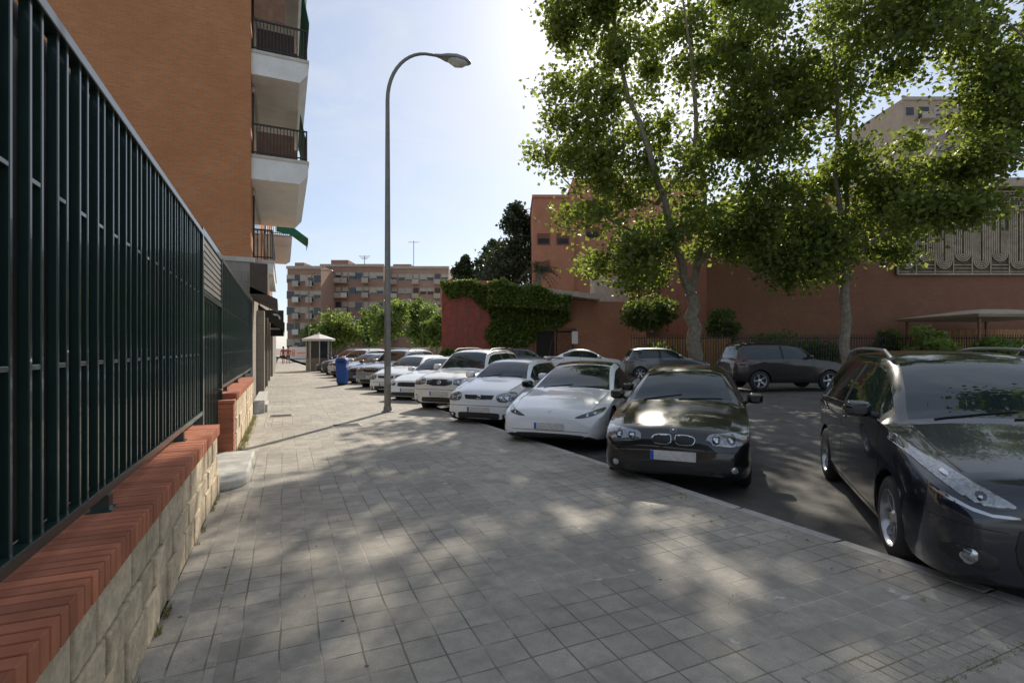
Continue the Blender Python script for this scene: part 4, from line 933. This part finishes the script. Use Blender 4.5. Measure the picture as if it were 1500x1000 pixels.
b=MB(); b.lathe([(3.9,3.02),(3.93,3.10),(.9,3.45),(.05,3.48)],4); bo=b.build('roof','tan',P_); bo.rotation_euler.z=math.pi/4
b=MB(); b.lathe([(3.7,2.94),(3.7,3.02)],4); bo=b.build('roof_frame','tan',P_); bo.rotation_euler.z=math.pi/4
for sx in (-2.3,2.3):
    for sy in (-2.3,2.3): b=MB(); b.mm(sx-.05,sx+.05,sy-.05,sy+.05,0,2.95); b.build('post','wood',P_)
s=empty('notice_sign',W(842,37,.22),'small white notice on a post by the church entrance','sign',rz=-A); b=MB(); b.tube([(0,0,0),(0,0,2.6)],.03); b.build('post','galv',s); b=MB(); b.mm(-.22,.22,-.05,-.03,1.7,2.6); b.build('panel','logowhite',s,bevel=.01)
# ---------------------------------------------------------------- distant apartments
def winmesh(kind):
    b=MB(); b.mm(-.75,.75,-.08,-.002,0,1.5,0); b.mm(-.66,.66,-.095,-.08,.08,1.42,1)
    if kind==1: b.mm(-.66,.66,-.105,-.095,.75,1.42,2)
    if kind==2: b.mm(-.66,.66,-.105,-.095,.3,1.42,2)
    o=b.build('window',['concfar','winglass','shutfar']); m=o.data; bpy.data.objects.remove(o); return m
WMs=[winmesh(k) for k in range(3)]
def block(label,px0,px1,d,ytop,nx,m,fl=3.0,yaw=0,bal=(),par=True,grp='distant apartment blocks',maxw=98,wm='concfar',step=0):
    r=empty('apartment_block',W(px0,d,0),label,'building',grp,rz=-A+yaw); L=(px1-px0)*d/750; H=ZZ(ytop,d); b=MB(); b.mm(0,L,0,14,-.3,H)
    if step: b.mm(L*.12,L*.4,1.5,10,H,H+step); b.mm(L*.62,L*.9,3,10,H,H+step*.6)
    b.build('wall',m,r)
    if par: b=MB(); b.mm(-.15,L+.15,-.2,-.003,H-.25,H+.3); b.build('parapet',wm,r)
    nf=int((H-1.2)/fl); cnt=0
    for j in range(nf):
        z=H-1.3-fl*(j+1)+fl*.55
        for i in range(nx):
            x=L*(i+.5)/nx
            if i in bal:
                b=MB(); w2=L/nx*.46; b.mm(x-w2,x+w2,-1.1,-.003,z-1.0,z-.85,0); b.mm(x-w2,x+w2,-1.12,-1.04,z-.85,z+.05,0 if (i+j)%2 else 1); b.build('balcony',[wm,'shutter' if i==bal[0] else 'shutfar'],r)
                b=MB(); b.mm(x-w2*.8,x+w2*.8,-.06,-.002,z-.85,z+1.3,0); 
                if random.random()<.6: b.mm(x-w2*.8,x+w2*.8,-.09,-.06,z+random.uniform(.1,.8),z+1.3,1)
                b.build('balcony_window',['winglass','shutfar'],r)
            elif cnt<maxw:
                o=bpy.data.objects.new('window',random.choice(WMs)); COL.objects.link(o); o.parent=r; o.location=(x,0,z-.2); cnt+=1
    return r
block('distant brown brick apartment block partly behind the balconies',421,470,96,392,5,'brickapt',bal=(1,3),step=1.2)
block('distant brown brick apartment block with white balcony stack in its middle',470,562,104,389,9,'brickapt',bal=(3,2,6),step=1.4)
block('distant tan brick apartment block right of the near lamp post',562,657,110,392,9,'brickapt2',bal=(1,4,7),step=1.0)
for px,d,y0,y1,lab in ((534,106,388,372,'thin roof aerial with cross bars on the distant block'),(606,112,390,350,'tall thin roof mast on the tan distant block')):
    z0,z1=ZZ(y0,d),ZZ(y1,d); b=MB(); b.tube([(0,0,0),(0,0,z1-z0)],.07,6)
    for k in range(3 if px<600 else 1): b.tube([(-1.2+.3*k,0,(z1-z0)*(.95-.12*k)),(1.2-.3*k,0,(z1-z0)*(.95-.12*k))],.05,5)
    tag(b.build('roof_aerial','galv',loc=W(px,d+2,z0),rz=-A),lab,'aerial')
block('pale apartment tower rising far behind the trees at the right',1322,1425,85,145,5,'brickbeige',bal=(1,3),grp=None)
# ---------------------------------------------------------------- kiosk, bin, board, people
k=empty('street_kiosk',W(467,37,0),'small white street kiosk with a shallow pointed roof','kiosk')
b=MB(); b.lathe([(1.12,2.12),(1.15,2.27),(.42,2.52),(.10,2.62),(.02,2.78)],8); b.build('roof','kioskwhite',k)
b=MB(); b.lathe([(.80,.9),(.80,2.12)],8); b.build('glazing','winglass',k); b=MB(); b.lathe([(.84,0),(.84,.9)],8); b.build('counter','galv',k)
for i in range(8):
    q_=2*math.pi*i/8; b=MB(); b.box((.84*math.cos(q_),.84*math.sin(q_),1.06),(.06,.06,2.11),q_); b.build('post','shutter',k)
n=empty('litter_bin',(2.35,23.4,0),'blue litter bin standing on the pavement near the kerb','bin',rz=-.4)
b=MB(); b.add([(-.2,-.18,.08),(.2,-.18,.08),(.2,.18,.08),(-.2,.18,.08),(-.23,-.21,.95),(.23,-.21,.95),(.23,.21,.95),(-.23,.21,.95)],[(0,1,2,3),(4,5,6,7),(0,1,5,4),(1,2,6,5),(2,3,7,6),(3,0,4,7)]); b.build('bin_body','bluebin',n,bevel=.03)
b=MB(); b.xzprism([(-.25,.95),(.25,.95),(.25,1.08),(.17,1.18),(-.17,1.18),(-.25,1.08)],-.22,.22); b.build('lid','bluebin',n,bevel=.02); b=MB(); b.mm(-.15,.15,-.226,-.221,.98,1.06); b.build('slot','black',n); b=MB(); b.mm(-.16,.16,-.14,.14,0,.08); b.build('foot','black',n)
bd=empty('advert_board',W(436,60,0),'white advert board with an orange figure at the street end','sign',rz=-A); b=MB(); b.mm(-1.2,1.2,-.05,.05,.4,1.75); b.build('panel','logowhite',bd)
b=MB(); 
for zc in (.9,1.25): b.lathe([(.2,-.07),(.2,-.055),(.1,-.055),(.1,-.07)],16,c=(-.5,0,zc),axis='Y',cap=False)
b.mm(0,.9,-.062,-.052,1.0,1.1); b.build('printed_figure','orange',bd)
for sx in (-1,1): b=MB(); b.mm(sx-.04,sx+.04,-.04,.04,0,.4); b.build('leg','galv',bd)
def skin(name,verts,edges,rads,m,parent,root_i=0):
    me=bpy.data.meshes.new(name); me.from_pydata(verts,edges,[]); o=bpy.data.objects.new(name,me); COL.objects.link(o)
    sk_=o.modifiers.new('s','SKIN'); su=o.modifiers.new('u','SUBSURF'); su.levels=1
    if not me.skin_vertices: 
        bm=bmesh.new(); bm.from_mesh(me); bm.verts.layers.skin.verify(); bm.to_mesh(me); bm.free()
    for i,r in enumerate(rads): me.skin_vertices[0].data[i].radius=(r,r) if not hasattr(r,'__len__') else r
    me.skin_vertices[0].data[root_i].use_root=True
    dg=bpy.context.evaluated_depsgraph_get(); dg.update(); m2=bpy.data.meshes.new_from_object(o.evaluated_get(dg)); bpy.data.objects.remove(o)
    m2.materials.clear(); m2.materials.append(M[m]); m2.polygons.foreach_set('use_smooth',[True]*len(m2.polygons)); o=bpy.data.objects.new(name,m2); COL.objects.link(o); o.parent=parent; return o
def person(label,loc,rz,top,bottom,ph=1):
    r=empty('person',loc,label,'person',rz=rz); f=.17*ph
    V=[(0,0,.95),(0,0,1.12),(0,0,1.32),(0,0,1.44),(0,.01,1.52),(0,.02,1.60),(0,.02,1.70)]; E=[(i,i+1) for i in range(6)]; Rr=[.13,.12,.14,.11,.05,.085,.075]
    def ch(st_,pts,rs):
        p=st_
        for q_,rr_ in zip(pts,rs): V.append(q_); Rr.append(rr_); E.append((p,len(V)-1)); p=len(V)-1
        return p
    for sg in (-1,1):
        k_=sg*f
        ch(0,[(sg*.10,0,.88),(sg*.10,k_*.6+.03,.5),(sg*.10,k_-.02,.08),(sg*.10,k_+.14,.04)],[.09,.06,.042,.035])
        h=ch(3,[(sg*.19,0,1.40),(sg*.23,-k_*.4,1.13),(sg*.22,-k_*.9+.06,.88),(sg*.22,-k_+.07,.80)],[.06,.042,.032,.025])
        for j in range(4): ch(h,[(sg*.22+(j-1.5)*.006,-k_+.06+(j-1.5)*.02,.755-.0),(sg*.215+(j-1.5)*.006,-k_+.07+(j-1.5)*.02,.72+.01*abs(j-1.5))],[.009,.007])
        ch(h-1,[(sg*.20,-k_+.11,.80),(sg*.20,-k_+.12,.77)],[.010,.008])
    skin('body',V,E,Rr,'skin',r)
    tv=[(0,0,.93),(0,0,1.12),(0,0,1.32),(0,0,1.45)]; te=[(0,1),(1,2),(2,3)]; tr=[.145,.138,.155,.09]
    for sg in (-1,1):
        a=len(tv); tv+=[(sg*.19,0,1.41),(sg*.22,-sg*f*.25,1.22)]; te+=[(3,a),(a,a+1)]; tr+=[.072,.062]
    skin('shirt',tv,te,tr,top,r)
    bv=[(0,0,.98),(0,0,.90)]; be=[(0,1)]; br=[.14,.13]
    for sg in (-1,1):
        a=len(bv); bv+=[(sg*.10,0,.84),(sg*.10,sg*f*.6+.03,.5)]; be+=[(1,a),(a,a+1)]; br+=[.105,.075]
    skin('trousers',bv,be,br,bottom,r)
    b=MB(); b.lathe([(.02,1.80),(.07,1.78),(.098,1.72),(.10,1.66),(.085,1.60)],14,c=(0,0,0)); b.v=[(x_,y_-.005 if y_>0 else y_,z_ + (.05 if y_>.05 and z_<1.68 else 0)) for x_,y_,z_ in b.v]; b.build('hair','hair',r,smooth=True)
    b=MB(); b.lathe([(.012,1.63),(.018,1.645),(.008,1.67)],8,c=(0,.11,0)); b.build('nose','skin',r,smooth=True); return r
person('person in a red shirt walking at the end of the pavement',W(415,52,0),.2,'clred','cldark')
person('person in a coral shirt and blue trousers walking beside the red shirted one',W(422,51,0),.1,'clpink','clblue',-1)
